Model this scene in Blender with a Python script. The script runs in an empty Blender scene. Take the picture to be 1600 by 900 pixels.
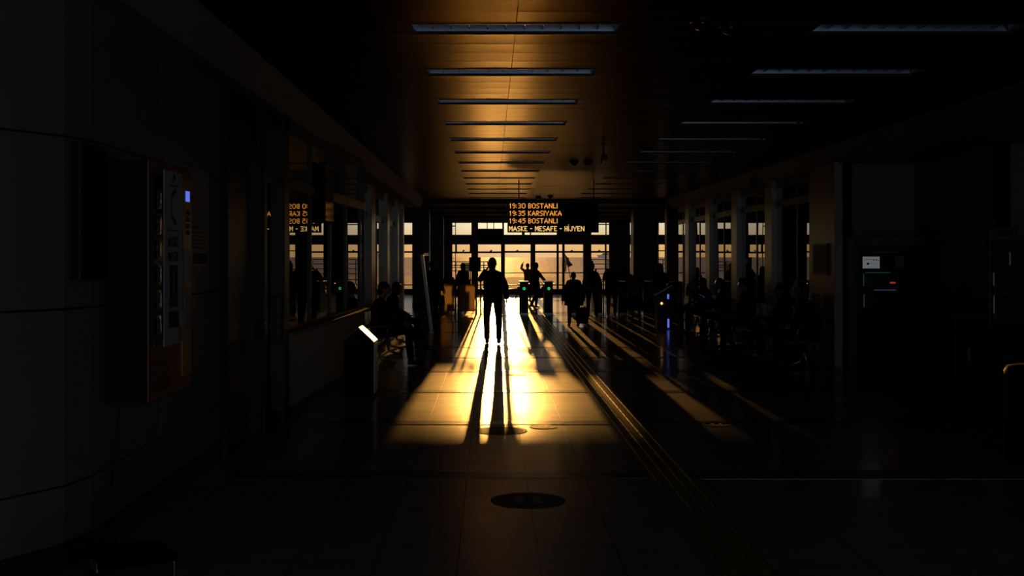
import bpy, math, random
from mathutils import Vector, Matrix, Euler
R = math.radians
random.seed(7)
SC = bpy.context.scene
COL = SC.collection

# ------------------------------------------------------------------ camera
EYE = 1.75
F = 1800.0                      # focal length in pixels of the 1600 px wide frame
VX, VY = 767.0, 402.0           # where the hall's long lines meet
cd = bpy.data.cameras.new('camera')
cd.sensor_width = 36.0
cd.lens = 36.0 * F / 1600.0
cd.shift_x = (800 - VX) / 1600.0
cd.shift_y = -(450 - VY) / 1600.0
cd.clip_start = 0.05
cd.clip_end = 60000
cam = bpy.data.objects.new('camera', cd)
cam.location = (0, 0, EYE)
cam.rotation_euler = (R(90), 0, 0)
COL.objects.link(cam)
SC.camera = cam

def gx(px, Y): return (px - VX) / F * Y
def gz(py, Y): return EYE - (py - VY) / F * Y
def gd(py): return F * EYE / (py - VY)      # distance of a floor point

# ------------------------------------------------------------------ light
SC.view_settings.view_transform = 'Standard'
SC.view_settings.look = 'None'
SC.view_settings.gamma = 1.0
SC.view_settings.use_curve_mapping = False
SC.view_settings.exposure = 0.0
SUN_EL, SUN_AZ = R(3.19), R(0.50)
SUN_E = 3.8
SKY_FRONT, SKY_BACK = 1.0, 0.48
sund = Vector((math.sin(SUN_AZ) * math.cos(SUN_EL), math.cos(SUN_AZ) * math.cos(SUN_EL), math.sin(SUN_EL)))
sl = bpy.data.lights.new('sun', 'SUN')
sl.energy = SUN_E
sl.color = (1.0, 0.46, 0.10)
sl.angle = R(0.24)
sun = bpy.data.objects.new('sun', sl)
sun.rotation_euler = (-sund).to_track_quat('-Z', 'Y').to_euler()
sun.location = (1, 60, 8)
COL.objects.link(sun)

W = bpy.data.worlds.new('dusk_sky')
SC.world = W
W.use_nodes = True
wt = W.node_tree
wt.nodes.clear()
def wn(t, **k):
    n = wt.nodes.new(t)
    for a, b in k.items(): setattr(n, a, b)
    return n
def wm(op, a, b=None, clamp=False):
    n = wn('ShaderNodeMath', operation=op, use_clamp=clamp)
    for i, v in enumerate((a, b)):
        if v is None: continue
        if isinstance(v, (int, float)): n.inputs[i].default_value = v
        else: wt.links.new(v, n.inputs[i])
    return n.outputs[0]
tc = wn('ShaderNodeTexCoord')
sp = wn('ShaderNodeSeparateXYZ')
wt.links.new(tc.outputs['Generated'], sp.inputs[0])
rampn = wn('ShaderNodeValToRGB')
zf = wm('MULTIPLY', sp.outputs['Z'], 1.0, True)
wt.links.new(zf, rampn.inputs[0])
cr = rampn.color_ramp
cr.elements[0].position = 0.0
cr.elements[0].color = (0.80, 0.44, 0.165, 1)
cr.elements[1].position = 1.0
cr.elements[1].color = (0.05, 0.08, 0.14, 1)
for p, c in ((0.014, (0.83, 0.50, 0.19, 1)), (0.028, (0.86, 0.74, 0.52, 1)), (0.05, (0.60, 0.50, 0.40, 1)), (0.09, (0.34, 0.28, 0.27, 1)), (0.2, (0.20, 0.21, 0.24, 1)), (0.5, (0.10, 0.15, 0.22, 1))):
    e = cr.elements.new(p); e.color = c
dotn = wn('ShaderNodeVectorMath', operation='DOT_PRODUCT')
wt.links.new(tc.outputs['Generated'], dotn.inputs[0])
dotn.inputs[1].default_value = Vector((math.sin(SUN_AZ + 0.017), math.cos(SUN_AZ), 0.05)).normalized()
glow = wm('POWER', wm('MAXIMUM', dotn.outputs['Value'], 0.0), 1400.0)
glow2 = wm('POWER', wm('MAXIMUM', dotn.outputs['Value'], 0.0), 60.0)
gm = wm('ADD', wm('MULTIPLY', glow, 0.8), wm('MULTIPLY', glow2, 0.04))
gcol = wn('ShaderNodeVectorMath', operation='SCALE')
gcol.inputs[0].default_value = (1.0, 0.82, 0.5)
wt.links.new(gm, gcol.inputs['Scale'])
addc = wn('ShaderNodeVectorMath', operation='ADD')
wt.links.new(rampn.outputs[0], addc.inputs[0])
wt.links.new(gcol.outputs[0], addc.inputs[1])
ff = wn('ShaderNodeMapRange', interpolation_type='SMOOTHSTEP')
wt.links.new(sp.outputs['Y'], ff.inputs['Value'])
ff.inputs['From Min'].default_value = -0.1
ff.inputs['From Max'].default_value = 0.8
bgF = wn('ShaderNodeBackground'); bgF.inputs[1].default_value = SKY_FRONT
wt.links.new(addc.outputs[0], bgF.inputs[0])
bgB = wn('ShaderNodeBackground'); bgB.inputs[0].default_value = (0.64, 0.80, 1.0, 1); bgB.inputs[1].default_value = SKY_BACK
mx = wn('ShaderNodeMixShader')
wt.links.new(ff.outputs[0], mx.inputs[0])
wt.links.new(bgB.outputs[0], mx.inputs[1])
wt.links.new(bgF.outputs[0], mx.inputs[2])
wo = wn('ShaderNodeOutputWorld')
wt.links.new(mx.outputs[0], wo.inputs[0])
try:
    W.cycles.sampling_method = 'MANUAL'; W.cycles.sample_map_resolution = 2048
    SC.cycles.max_bounces = 10
    SC.cycles.glossy_bounces = 6
    SC.cycles.transparent_max_bounces = 16
    SC.cycles.sample_clamp_indirect = 6.0
    SC.cycles.blur_glossy = 0.3
    SC.cycles.caustics_reflective = True
    SC.cycles.use_denoising = True
except Exception:
    pass

# ------------------------------------------------------------------ materials
def mat(name, col, rough=0.5, metal=0.0, emit=None, es=0.0, bump=0.0, bscale=(8, 8, 8), vary=0.0, spec=None, coat=0.0, aniso=0.0):
    m = bpy.data.materials.new(name)
    m.use_nodes = True
    nt = m.node_tree
    b = nt.nodes['Principled BSDF']
    b.inputs['Base Color'].default_value = (*col, 1)
    b.inputs['Roughness'].default_value = rough
    b.inputs['Metallic'].default_value = metal
    if spec is not None: b.inputs['Specular IOR Level'].default_value = spec
    if coat: b.inputs['Coat Weight'].default_value = coat
    if aniso: b.inputs['Anisotropic'].default_value = aniso
    if emit:
        b.inputs['Emission Color'].default_value = (*emit, 1)
        b.inputs['Emission Strength'].default_value = es
    if bump or vary:
        t = nt.nodes.new('ShaderNodeTexCoord')
        mp = nt.nodes.new('ShaderNodeMapping')
        mp.inputs['Scale'].default_value = bscale
        nz = nt.nodes.new('ShaderNodeTexNoise')
        nz.inputs['Scale'].default_value = 1.0
        nz.inputs['Detail'].default_value = 4.0
        nt.links.new(t.outputs['Object'], mp.inputs[0])
        nt.links.new(mp.outputs[0], nz.inputs['Vector'])
        if bump:
            bp = nt.nodes.new('ShaderNodeBump')
            bp.inputs['Strength'].default_value = bump
            bp.inputs['Distance'].default_value = 0.02
            nt.links.new(nz.outputs[0], bp.inputs['Height'])
            nt.links.new(bp.outputs[0], b.inputs['Normal'])
        if vary:
            mxn = nt.nodes.new('ShaderNodeMixRGB')
            mxn.blend_type = 'MIX'
            mxn.inputs[1].default_value = (*[c * (1 - vary) for c in col], 1)
            mxn.inputs[2].default_value = (*[min(1, c * (1 + vary)) for c in col], 1)
            nt.links.new(nz.outputs[0], mxn.inputs[0])
            nt.links.new(mxn.outputs[0], b.inputs['Base Color'])
    return m

def glass_mat(name, tint=(1, 1, 1), ior=1.5, rough=0.0, bump=0.0):
    m = bpy.data.materials.new(name)
    m.use_nodes = True
    nt = m.node_tree
    nt.nodes.clear()
    o = nt.nodes.new('ShaderNodeOutputMaterial')
    tr = nt.nodes.new('ShaderNodeBsdfTransparent'); tr.inputs[0].default_value = (*tint, 1)
    gl = nt.nodes.new('ShaderNodeBsdfGlossy'); gl.inputs['Roughness'].default_value = rough
    gl.inputs['Color'].default_value = (1, 1, 1, 1)
    fr = nt.nodes.new('ShaderNodeFresnel'); fr.inputs[0].default_value = ior
    if bump:
        t = nt.nodes.new('ShaderNodeTexCoord')
        nz = nt.nodes.new('ShaderNodeTexNoise'); nz.inputs['Scale'].default_value = 0.55; nz.inputs['Detail'].default_value = 0.0
        bp = nt.nodes.new('ShaderNodeBump'); bp.inputs['Strength'].default_value = bump; bp.inputs['Distance'].default_value = 0.02
        nt.links.new(t.outputs['Object'], nz.inputs['Vector'])
        nt.links.new(nz.outputs[0], bp.inputs['Height'])
        nt.links.new(bp.outputs[0], gl.inputs['Normal'])
    mix = nt.nodes.new('ShaderNodeMixShader')
    nt.links.new(fr.outputs[0], mix.inputs[0])
    nt.links.new(tr.outputs[0], mix.inputs[1])
    nt.links.new(gl.outputs[0], mix.inputs[2])
    nt.links.new(mix.outputs[0], o.inputs[0])
    return m

def frosted_mat(name, col):
    m = bpy.data.materials.new(name)
    m.use_nodes = True
    nt = m.node_tree
    nt.nodes.clear()
    o = nt.nodes.new('ShaderNodeOutputMaterial')
    a = nt.nodes.new('ShaderNodeBsdfTranslucent'); a.inputs[0].default_value = (*col, 1)
    d = nt.nodes.new('ShaderNodeBsdfDiffuse'); d.inputs[0].default_value = (*col, 1)
    mix = nt.nodes.new('ShaderNodeMixShader'); mix.inputs[0].default_value = 0.35
    nt.links.new(a.outputs[0], mix.inputs[1]); nt.links.new(d.outputs[0], mix.inputs[2])
    nt.links.new(mix.outputs[0], o.inputs[0])
    return m

def floor_mat():
    m = bpy.data.materials.new('polished_marble')
    m.use_nodes = True
    nt = m.node_tree
    L = nt.links.new
    b = nt.nodes['Principled BSDF']
    t = nt.nodes.new('ShaderNodeTexCoord')
    # slabs run lengthwise: rows 0.47 wide across X, staggered along Y
    rot = nt.nodes.new('ShaderNodeMapping'); rot.inputs['Rotation'].default_value = (0, 0, R(90)); rot.inputs['Location'].default_value = (0.33, 0.19, 0)
    L(t.outputs['Object'], rot.inputs[0])
    br = nt.nodes.new('ShaderNodeTexBrick')
    br.inputs['Scale'].default_value = 1.0
    br.inputs['Brick Width'].default_value = 0.95
    br.inputs['Row Height'].default_value = 0.47
    br.inputs['Mortar Size'].default_value = 0.004
    br.inputs['Mortar Smooth'].default_value = 0.2
    br.inputs['Color1'].default_value = (0.52, 0.49, 0.44, 1)
    br.inputs['Color2'].default_value = (0.44, 0.42, 0.37, 1)
    br.inputs['Mortar'].default_value = (0.05, 0.045, 0.04, 1)
    L(rot.outputs[0], br.inputs['Vector'])
    # marble clouding, stretched along X
    mp = nt.nodes.new('ShaderNodeMapping'); mp.inputs['Scale'].default_value = (0.9, 2.4, 1)
    L(t.outputs['Object'], mp.inputs[0])
    nz = nt.nodes.new('ShaderNodeTexNoise'); nz.inputs['Scale'].default_value = 1.6; nz.inputs['Detail'].default_value = 6; nz.inputs['Distortion'].default_value = 1.2
    L(mp.outputs[0], nz.inputs['Vector'])
    cl = nt.nodes.new('ShaderNodeMixRGB'); cl.blend_type = 'MULTIPLY'; cl.inputs[0].default_value = 0.55
    rp = nt.nodes.new('ShaderNodeValToRGB'); rp.color_ramp.elements[0].color = (0.55, 0.5, 0.45, 1); rp.color_ramp.elements[1].color = (1.2, 1.2, 1.2, 1)
    rp.color_ramp.elements[0].position = 0.3; rp.color_ramp.elements[1].position = 0.7
    L(nz.outputs[0], rp.inputs[0]); L(br.outputs['Color'], cl.inputs[1]); L(rp.outputs[0], cl.inputs[2])
    L(cl.outputs[0], b.inputs['Base Color'])
    b.inputs['Specular IOR Level'].default_value = 0.2
    rr = nt.nodes.new('ShaderNodeMapRange'); rr.inputs['To Min'].default_value = 0.27; rr.inputs['To Max'].default_value = 0.36
    b.inputs['Coat Weight'].default_value = 0.38; b.inputs['Coat Roughness'].default_value = 0.11; b.inputs['Coat IOR'].default_value = 1.45
    L(nz.outputs[0], rr.inputs['Value']); L(rr.outputs[0], b.inputs['Roughness'])
    # worn, faintly uneven surface and recessed joints
    mp2 = nt.nodes.new('ShaderNodeMapping'); mp2.inputs['Scale'].default_value = (0.8, 2.2, 1)
    L(t.outputs['Object'], mp2.inputs[0])
    n2 = nt.nodes.new('ShaderNodeTexNoise'); n2.inputs['Scale'].default_value = 1.5; n2.inputs['Detail'].default_value = 2
    L(mp2.outputs[0], n2.inputs['Vector'])
    bp = nt.nodes.new('ShaderNodeBump'); bp.inputs['Strength'].default_value = 0.05; bp.inputs['Distance'].default_value = 0.05
    L(n2.outputs[0], bp.inputs['Height'])
    bp2 = nt.nodes.new('ShaderNodeBump'); bp2.invert = True; bp2.inputs['Strength'].default_value = 0.12; bp2.inputs['Distance'].default_value = 0.003
    L(br.outputs['Fac'], bp2.inputs['Height']); L(bp.outputs[0], bp2.inputs['Normal'])
    L(bp2.outputs[0], b.inputs['Normal']); L(bp2.outputs[0], b.inputs['Coat Normal'])
    return m

def sea_mat():
    m = bpy.data.materials.new('sea_water')
    m.use_nodes = True
    nt = m.node_tree
    L = nt.links.new
    b = nt.nodes['Principled BSDF']
    b.inputs['Base Color'].default_value = (0.12, 0.10, 0.11, 1)
    b.inputs['Roughness'].default_value = 0.72
    b.inputs['Specular IOR Level'].default_value = 0.35
    t = nt.nodes.new('ShaderNodeTexCoord')
    mp = nt.nodes.new('ShaderNodeMapping'); mp.inputs['Scale'].default_value = (0.16, 0.05, 1)
    L(t.outputs['Object'], mp.inputs[0])
    nz = nt.nodes.new('ShaderNodeTexNoise'); nz.inputs['Scale'].default_value = 2.0; nz.inputs['Detail'].default_value = 5; nz.inputs['Distortion'].default_value = 0.6
    L(mp.outputs[0], nz.inputs['Vector'])
    bp = nt.nodes.new('ShaderNodeBump'); bp.inputs['Strength'].default_value = 1.0; bp.inputs['Distance'].default_value = 1.6
    L(nz.outputs[0], bp.inputs['Height']); L(bp.outputs[0], b.inputs['Normal'])
    return m

M = {}
M['floor'] = floor_mat()
M['band'] = mat('dark_granite', (0.035, 0.03, 0.026), 0.25, bump=0.15, bscale=(6, 6, 6), vary=0.4)
M['sea'] = sea_mat()
M['ceiling'] = mat('satin_metal_panel', (0.085, 0.072, 0.058), 0.285, 1.0)
M['ceiling'].node_tree.nodes['Principled BSDF'].inputs['Specular Tint'].default_value = (0.32, 0.29, 0.25, 1)
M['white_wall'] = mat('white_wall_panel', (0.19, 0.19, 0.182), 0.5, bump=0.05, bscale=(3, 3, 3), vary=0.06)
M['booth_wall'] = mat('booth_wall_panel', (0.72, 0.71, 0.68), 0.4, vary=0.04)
M['groove'] = mat('panel_joint_black', (0.01, 0.01, 0.01), 0.8)
M['soffit'] = mat('grey_soffit_paint', (0.24, 0.24, 0.235), 0.6, bump=0.03, vary=0.05)
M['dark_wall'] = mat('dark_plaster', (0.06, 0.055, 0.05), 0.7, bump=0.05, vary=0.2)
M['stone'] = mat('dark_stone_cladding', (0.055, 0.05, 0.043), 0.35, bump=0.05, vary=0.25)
M['frame'] = mat('dark_bronze_frame', (0.05, 0.042, 0.034), 0.35, 0.6, vary=0.1)
M['alu'] = mat('aluminium_frame', (0.42, 0.38, 0.33), 0.35, 0.9, vary=0.08)
M['steel'] = mat('brushed_steel', (0.5, 0.48, 0.45), 0.28, 1.0, vary=0.08)
M['pilaster'] = mat('beige_metal_pilaster', (0.45, 0.38, 0.30), 0.30, 0.4, vary=0.1)
M['reflector'] = mat('lamp_reflector', (0.36, 0.42, 0.52), 0.32, 1.0)
M['tube'] = mat('unlit_tube_glass', (0.75, 0.78, 0.8), 0.2)
M['glass'] = glass_mat('clear_window_glass', (0.97, 0.97, 0.95), 1.45)
M['booth_glass'] = glass_mat('booth_glass', (0.5, 0.5, 0.5), 2.3, 0.0, 0.012)
M['wavy_glass'] = glass_mat('shop_glass', (0.5, 0.5, 0.5), 1.9, 0.0, 0.10)
M['door_green'] = mat('dark_green_door', (0.03, 0.06, 0.05), 0.3, vary=0.1)
M['frosted'] = frosted_mat('frosted_panel', (0.62, 0.50, 0.36))
M['lamp_off'] = mat('unlit_indicator', (0.02, 0.03, 0.02), 0.3)
M['black'] = mat('black_plastic', (0.012, 0.012, 0.012), 0.4, vary=0.2)
M['matt_black'] = mat('matt_black', (0.008, 0.008, 0.008), 0.75, vary=0.2)
M['felt_black'] = mat('dull_black', (0.006, 0.006, 0.006), 1.0, spec=0.0)
M['glossy_black'] = mat('glossy_black', (0.006, 0.006, 0.007), 0.08)
M['led'] = mat('amber_led', (0.1, 0.03, 0), 0.5, emit=(1.0, 0.37, 0.055), es=1.0)
M['led_pale'] = mat('pale_amber_led', (0.1, 0.06, 0), 0.5, emit=(1.0, 0.60, 0.19), es=1.0)
M['green_led'] = mat('green_led', (0, 0.05, 0), 0.5, emit=(0.03, 1.0, 0.22), es=0.75)
M['white_led'] = mat('white_lamp', (0.2, 0.2, 0.2), 0.5, emit=(1.0, 0.75, 0.45), es=1.3)
M['blue_led'] = mat('blue_screen', (0, 0, 0.05), 0.5, emit=(0.10, 0.17, 0.75), es=1.0)
M['red_led'] = mat('red_led', (0.05, 0, 0), 0.5, emit=(1.0, 0.06, 0.04), es=0.35)
M['faint_blue'] = mat('faint_blue_strip', (0, 0, 0.02), 0.5, emit=(0.12, 0.13, 0.3), es=0.22)
M['faint_green'] = mat('faint_green_strip', (0, 0.02, 0), 0.5, emit=(0.06, 0.2, 0.09), es=0.14)
M['orange_led'] = mat('orange_lamp', (0.1, 0.05, 0), 0.5, emit=(1.0, 0.5, 0.12), es=2.2)
M['dim_strip'] = mat('dim_edge_strip', (0.2, 0.2, 0.2), 0.3, emit=(0.8, 0.85, 0.9), es=0.02)
M['screen_white'] = mat('lit_white_screen', (0.1, 0.1, 0.1), 0.4, emit=(0.75, 0.80, 0.85), es=0.14)
M['red'] = mat('red_enamel', (0.30, 0.03, 0.015), 0.3, vary=0.08)
M['orange_paint'] = mat('orange_enamel', (0.55, 0.22, 0.04), 0.3, vary=0.05)
M['paper'] = mat('white_paper', (0.62, 0.63, 0.63), 0.6, vary=0.03)
M['ink'] = mat('dark_ink', (0.02, 0.02, 0.022), 0.6)
M['brown_ink'] = mat('brown_ink', (0.20, 0.09, 0.03), 0.6)
M['grey'] = mat('grey_plastic', (0.22, 0.22, 0.22), 0.4, vary=0.06)
M['foil'] = mat('shiny_wrapper', (0.5, 0.52, 0.55), 0.18, 0.9, bump=0.5, bscale=(40, 40, 40))
M['tactile'] = mat('tactile_plate', (0.50, 0.38, 0.13), 0.3, 0.0, vary=0.15)
M['brass'] = mat('brass_bar', (0.85, 0.68, 0.38), 0.28, 1.0)
M['sticker'] = mat('blue_floor_sticker', (0.02, 0.03, 0.06), 0.55, vary=0.3)
M['sticker_pale'] = mat('worn_floor_sticker', (0.10, 0.07, 0.06), 0.5, vary=0.4)
M['sticker_mark'] = mat('sticker_print', (0.20, 0.19, 0.18), 0.5, vary=0.3)
M['quay'] = mat('quay_paving', (0.20, 0.13, 0.08), 0.9, bump=0.3, bscale=(2, 2, 2), vary=0.3, spec=0.08)
M['skin'] = mat('skin', (0.42, 0.24, 0.16), 0.5, bump=0.05, bscale=(60, 60, 60), vary=0.06)
M['hair'] = mat('dark_hair', (0.012, 0.008, 0.006), 0.4, bump=0.5, bscale=(120, 120, 20))
M['hair_brown'] = mat('brown_hair', (0.05, 0.022, 0.010), 0.4, bump=0.5, bscale=(120, 120, 20))
def cloth(name, c): return mat(name, c, 0.85, bump=0.25, bscale=(90, 90, 90), vary=0.12, spec=0.2)
M['c_black'] = cloth('black_cloth', (0.010, 0.009, 0.009))
M['c_dark'] = cloth('charcoal_cloth', (0.022, 0.021, 0.021))
M['c_navy'] = cloth('navy_cloth', (0.012, 0.014, 0.024))
M['c_grey'] = cloth('grey_cloth', (0.20, 0.20, 0.20))
M['c_pale'] = cloth('pale_cloth', (0.42, 0.36, 0.30))
M['c_maroon'] = cloth('maroon_cloth', (0.035, 0.008, 0.007))
M['c_brown'] = cloth('brown_cloth', (0.035, 0.022, 0.014))
M['leather'] = mat('black_leather', (0.010, 0.009, 0.008), 0.45, bump=0.2, bscale=(50, 50, 50))
M['bag_white'] = mat('white_plastic_bag', (0.40, 0.42, 0.45), 0.4, bump=0.6, bscale=(20, 20, 20))
M['yellow_board'] = mat('yellow_board', (0.42, 0.28, 0.07), 0.5, vary=0.1)
M['boat'] = mat('boat_hull', (0.95, 0.55, 0.36), 0.6, vary=0.02)  # distant haze is put into this pale warm colour
M['boat_glass'] = mat('boat_window', (0.05, 0.04, 0.04), 0.1)
M['flag'] = cloth('dark_flag_cloth', (0.05, 0.035, 0.03))
M['bench'] = mat('bench_metal', (0.10, 0.10, 0.105), 0.3, 0.8, vary=0.1)

# ------------------------------------------------------------------ mesh helpers
class MB:
    def __init__(s): s.v = []; s.f = []
    def add(s, vs, fs):
        n = len(s.v)
        s.v += [tuple(v) for v in vs]
        s.f += [tuple(i + n for i in f) for f in fs]
        return s
    def box(s, x0, x1, y0, y1, z0, z1, T=None):
        vs = [Vector(p) for p in ((x0, y0, z0), (x1, y0, z0), (x1, y1, z0), (x0, y1, z0), (x0, y0, z1), (x1, y0, z1), (x1, y1, z1), (x0, y1, z1))]
        if T: vs = [T @ v for v in vs]
        return s.add(vs, [(0, 3, 2, 1), (4, 5, 6, 7), (0, 1, 5, 4), (1, 2, 6, 5), (2, 3, 7, 6), (3, 0, 4, 7)])
    def prism(s, poly, axis, a, b):
        """poly: 2D points; axis 'x','y' or 'z' is the extrusion axis"""
        def P(u, v, w): return {'x': (w, u, v), 'y': (u, w, v), 'z': (u, v, w)}[axis]
        n = len(poly)
        vs = [P(u, v, a) for u, v in poly] + [P(u, v, b) for u, v in poly]
        fs = [tuple(range(n)), tuple(range(2 * n - 1, n - 1, -1))] + [(i, i + n, (i + 1) % n + n, (i + 1) % n) for i in range(n)]
        return s.add(vs, fs)
    def loft(s, pts, rad, n=10, side=(1, 0, 0), caps=True, power=1.0):
        pts = [Vector(p) for p in pts]
        side = Vector(side)
        vs = []
        for i, p in enumerate(pts):
            a = pts[max(0, i - 1)]; b = pts[min(len(pts) - 1, i + 1)]
            t = (b - a)
            t = t.normalized() if t.length > 1e-9 else Vector((0, 0, 1))
            if i == 0:
                u = side - t * side.dot(t)
                if u.length < 0.35:
                    q = Vector((0, 1, 0)) if abs(t.y) < 0.8 else Vector((0, 0, 1)); u = q - t * q.dot(t)
            else:
                u = pu - t * pu.dot(t)
            u.normalize(); pu = u
            w = t.cross(u)
            r = rad[i] if isinstance(rad, (list, tuple)) and not isinstance(rad, float) else rad
            ru, rv = r if isinstance(r, (list, tuple)) else (r, r)
            for k in range(n):
                an = 2 * math.pi * k / n
                c, d = math.cos(an), math.sin(an)
                if power != 1.0:
                    c = math.copysign(abs(c) ** power, c); d = math.copysign(abs(d) ** power, d)
                vs.append(p + u * ru * c + w * rv * d)
        fs = []
        m = len(pts)
        for i in range(m - 1):
            for k in range(n):
                k2 = (k + 1) % n
                fs.append((i * n + k, i * n + k2, (i + 1) * n + k2, (i + 1) * n + k))
        if caps:
            fs.append(tuple(range(n - 1, -1, -1)))
            fs.append(tuple((m - 1) * n + k for k in range(n)))
        return s.add(vs, fs)
    def ball(s, c, r, nu=16, nv=10, fn=None, T=None):
        c = Vector(c)
        rx, ry, rz = r if isinstance(r, (list, tuple)) else (r, r, r)
        vs = []
        for j in range(1, nv):
            th = math.pi * j / nv
            for i in range(nu):
                ph = 2 * math.pi * i / nu
                d = Vector((math.sin(th) * math.cos(ph), math.sin(th) * math.sin(ph), math.cos(th)))
                vs.append(d)
        vs += [Vector((0, 0, 1)), Vector((0, 0, -1))]
        out = []
        for d in vs:
            p = Vector((d.x * rx, d.y * ry, d.z * rz))
            if fn: p = fn(d, p)
            if T: p = T @ p
            out.append(p + c)
        fs = []
        for j in range(nv - 2):
            for i in range(nu):
                i2 = (i + 1) % nu
                fs.append((j * nu + i, (j + 1) * nu + i, (j + 1) * nu + i2, j * nu + i2))
        top, bot = len(out) - 2, len(out) - 1
        for i in range(nu):
            fs.append((top, i, (i + 1) % nu))
            fs.append((bot, (nv - 2) * nu + (i + 1) % nu, (nv - 2) * nu + i))
        return s.add(out, fs)
    def lathe(s, prof, n=24, c=(0, 0, 0)):
        c = Vector(c)
        vs = []
        for r, z in prof:
            for k in range(n):
                a = 2 * math.pi * k / n
                vs.append(c + Vector((r * math.cos(a), r * math.sin(a), z)))
        fs = []
        for i in range(len(prof) - 1):
            for k in range(n):
                k2 = (k + 1) % n
                fs.append((i * n + k, i * n + k2, (i + 1) * n + k2, (i + 1) * n + k))
        fs.append(tuple(range(n - 1, -1, -1)))
        fs.append(tuple((len(prof) - 1) * n + k for k in range(n)))
        return s.add(vs, fs)
    def mesh(s, name):
        me = bpy.data.meshes.new(name)
        me.from_pydata(s.v, [], s.f)
        me.update()
        return me
    def build(s, name, m, parent=None, loc=(0, 0, 0), rot=(0, 0, 0), bevel=0.0, smooth=False):
        me = s.mesh(name)
        o = bpy.data.objects.new(name, me)
        COL.objects.link(o)
        me.materials.append(M[m] if isinstance(m, str) else m)
        o.location = loc
        o.rotation_euler = rot
        if parent is not None: o.parent = parent
        if bevel:
            b = o.modifiers.new('edge', 'BEVEL'); b.width = bevel; b.segments = 2; b.limit_method = 'ANGLE'
        if smooth:
            for p in me.polygons: p.use_smooth = True
        return o

def tag(o, label=None, cat=None, group=None, kind=None):
    if label: o['label'] = label
    if cat: o['category'] = cat
    if group: o['group'] = group
    if kind: o['kind'] = kind
    return o
def thing(name, label, cat, loc=(0, 0, 0), rz=0.0, group=None, kind=None):
    o = bpy.data.objects.new(name, None)
    COL.objects.link(o)
    o.empty_display_size = 0.1
    o.location = loc
    o.rotation_euler = (0, 0, rz)
    return tag(o, label, cat, group, kind)
def struct(name, mb, m, label=None, cat=None, **k):
    return tag(mb.build(name, m, **k), label or name.replace('_', ' ') + ' of the terminal hall', cat or name.split('_')[0], kind='structure')
def copy_tree(o, parent=None):
    c = o.copy()
    COL.objects.link(c)
    if parent is not None: c.parent = parent
    for ch in list(o.children): copy_tree(ch, c)
    return c
def text(name, s, m, parent, loc, rot, width=None, height=None, bold=0.0, size=1.0, depth=0.002):
    cu = bpy.data.curves.new(name, 'FONT')
    cu.body = s
    cu.size = size
    cu.offset = bold
    cu.extrude = depth
    cu.resolution_u = 3
    t = bpy.data.objects.new(name, cu)
    COL.objects.link(t)
    bpy.context.view_layer.update()
    dg = bpy.context.evaluated_depsgraph_get()
    me = bpy.data.meshes.new_from_object(t.evaluated_get(dg))
    bpy.data.objects.remove(t)
    xs = [v.co.x for v in me.vertices]; ys = [v.co.y for v in me.vertices]
    x0, x1, y0, y1 = min(xs), max(xs), min(ys), max(ys)
    sx = width / (x1 - x0) if width else 1.0
    sy = height / (y1 - y0) if height else sx
    for v in me.vertices:
        v.co.x = (v.co.x - x0) * sx
        v.co.y = (v.co.y - y0) * sy
    me.name = name
    me.materials.clear()
    me.materials.append(M[m])
    o = bpy.data.objects.new(name, me)
    COL.objects.link(o)
    o.location = loc
    o.rotation_euler = rot
    if parent is not None: o.parent = parent
    return o

# ------------------------------------------------------------------ the setting
CEIL, COVE, VEST, WY = 3.5, 3.25, 3.42, 54.3
CL, CR = -2.0, 5.3                 # edges of the flat metal ceiling
ANG = math.atan(0.0367)            # the ticket booth front is turned about two degrees
FX0 = -2.684
def FT(lx, ly):                    # a point on the booth front
    return (FX0 + lx * math.cos(ANG) + ly * math.sin(ANG), ly * math.cos(ANG) - lx * math.sin(ANG))
FROT = (0, 0, -ANG)
FLOC = (FX0, 0, 0)

struct('floor', MB().box(-7, 10.5, -9, WY + 0.4, -0.12, 0), 'floor', 'polished marble slab floor of the terminal hall', 'floor')
b = MB()
for y0 in (9.12, 12.05, 14.9, 17.6, 20.0, 22.3, 26.7, 31.0, 34.6):
    b.box(-2.1, 8.5 if y0 < 15 else 5.4, y0, y0 + 0.26, 0.0, 0.003)
struct('trim_1', b, 'band', 'dark granite cross bands set in the marble floor', 'floor trim')

# metal plank ceiling, left open where the lamps are
SP, L0 = 0.414, 8.62
LAMPX = (0.19, 3.27)
cb = MB()
rng = random.Random(3)
k0 = int((-4 - L0) / SP)
k1 = int((35.0 - L0) / SP)
for k in range(k0, k1 + 1):
    ya, yb = L0 + k * SP, L0 + (k + 1) * SP - 0.007
    yb = min(yb, 35.0)
    lamp = k % 5 == 0
    xs = [CL, 0.188, 0.192, CR]
    spans = [(CL, LAMPX[0] - 0.79), (LAMPX[0] + 0.79, LAMPX[1] - 0.79), (LAMPX[1] + 0.79, CR)] if lamp else [(CL, 0.187), (0.193, 3.2), (3.206, CR)]
    for xa, xb in spans:
        tilt = rng.uniform(-0.003, 0.003)
        bow = rng.uniform(0.0006, 0.0028)
        pts = []
        NS = 6
        for i in range(NS + 1):
            u = i / NS
            pts.append((ya + (yb - ya) * u, CEIL + tilt * (u - 0.5) + bow * 4 * u * (1 - u)))
        vs = []; fs = []
        for (yy, zz) in pts: vs += [(xa, yy, zz), (xb, yy, zz)]
        for i in range(NS): fs.append((2 * i, 2 * i + 2, 2 * i + 3, 2 * i + 1))
        # turned up edges
        n = len(vs)
        vs += [(xa, ya, CEIL + 0.03), (xb, ya, CEIL + 0.03), (xa, yb, CEIL + 0.03), (xb, yb, CEIL + 0.03)]
        fs += [(0, 1, n + 1, n), (2 * NS, n + 2, n + 3, 2 * NS + 1)]
        cb.add(vs, fs)
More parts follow.
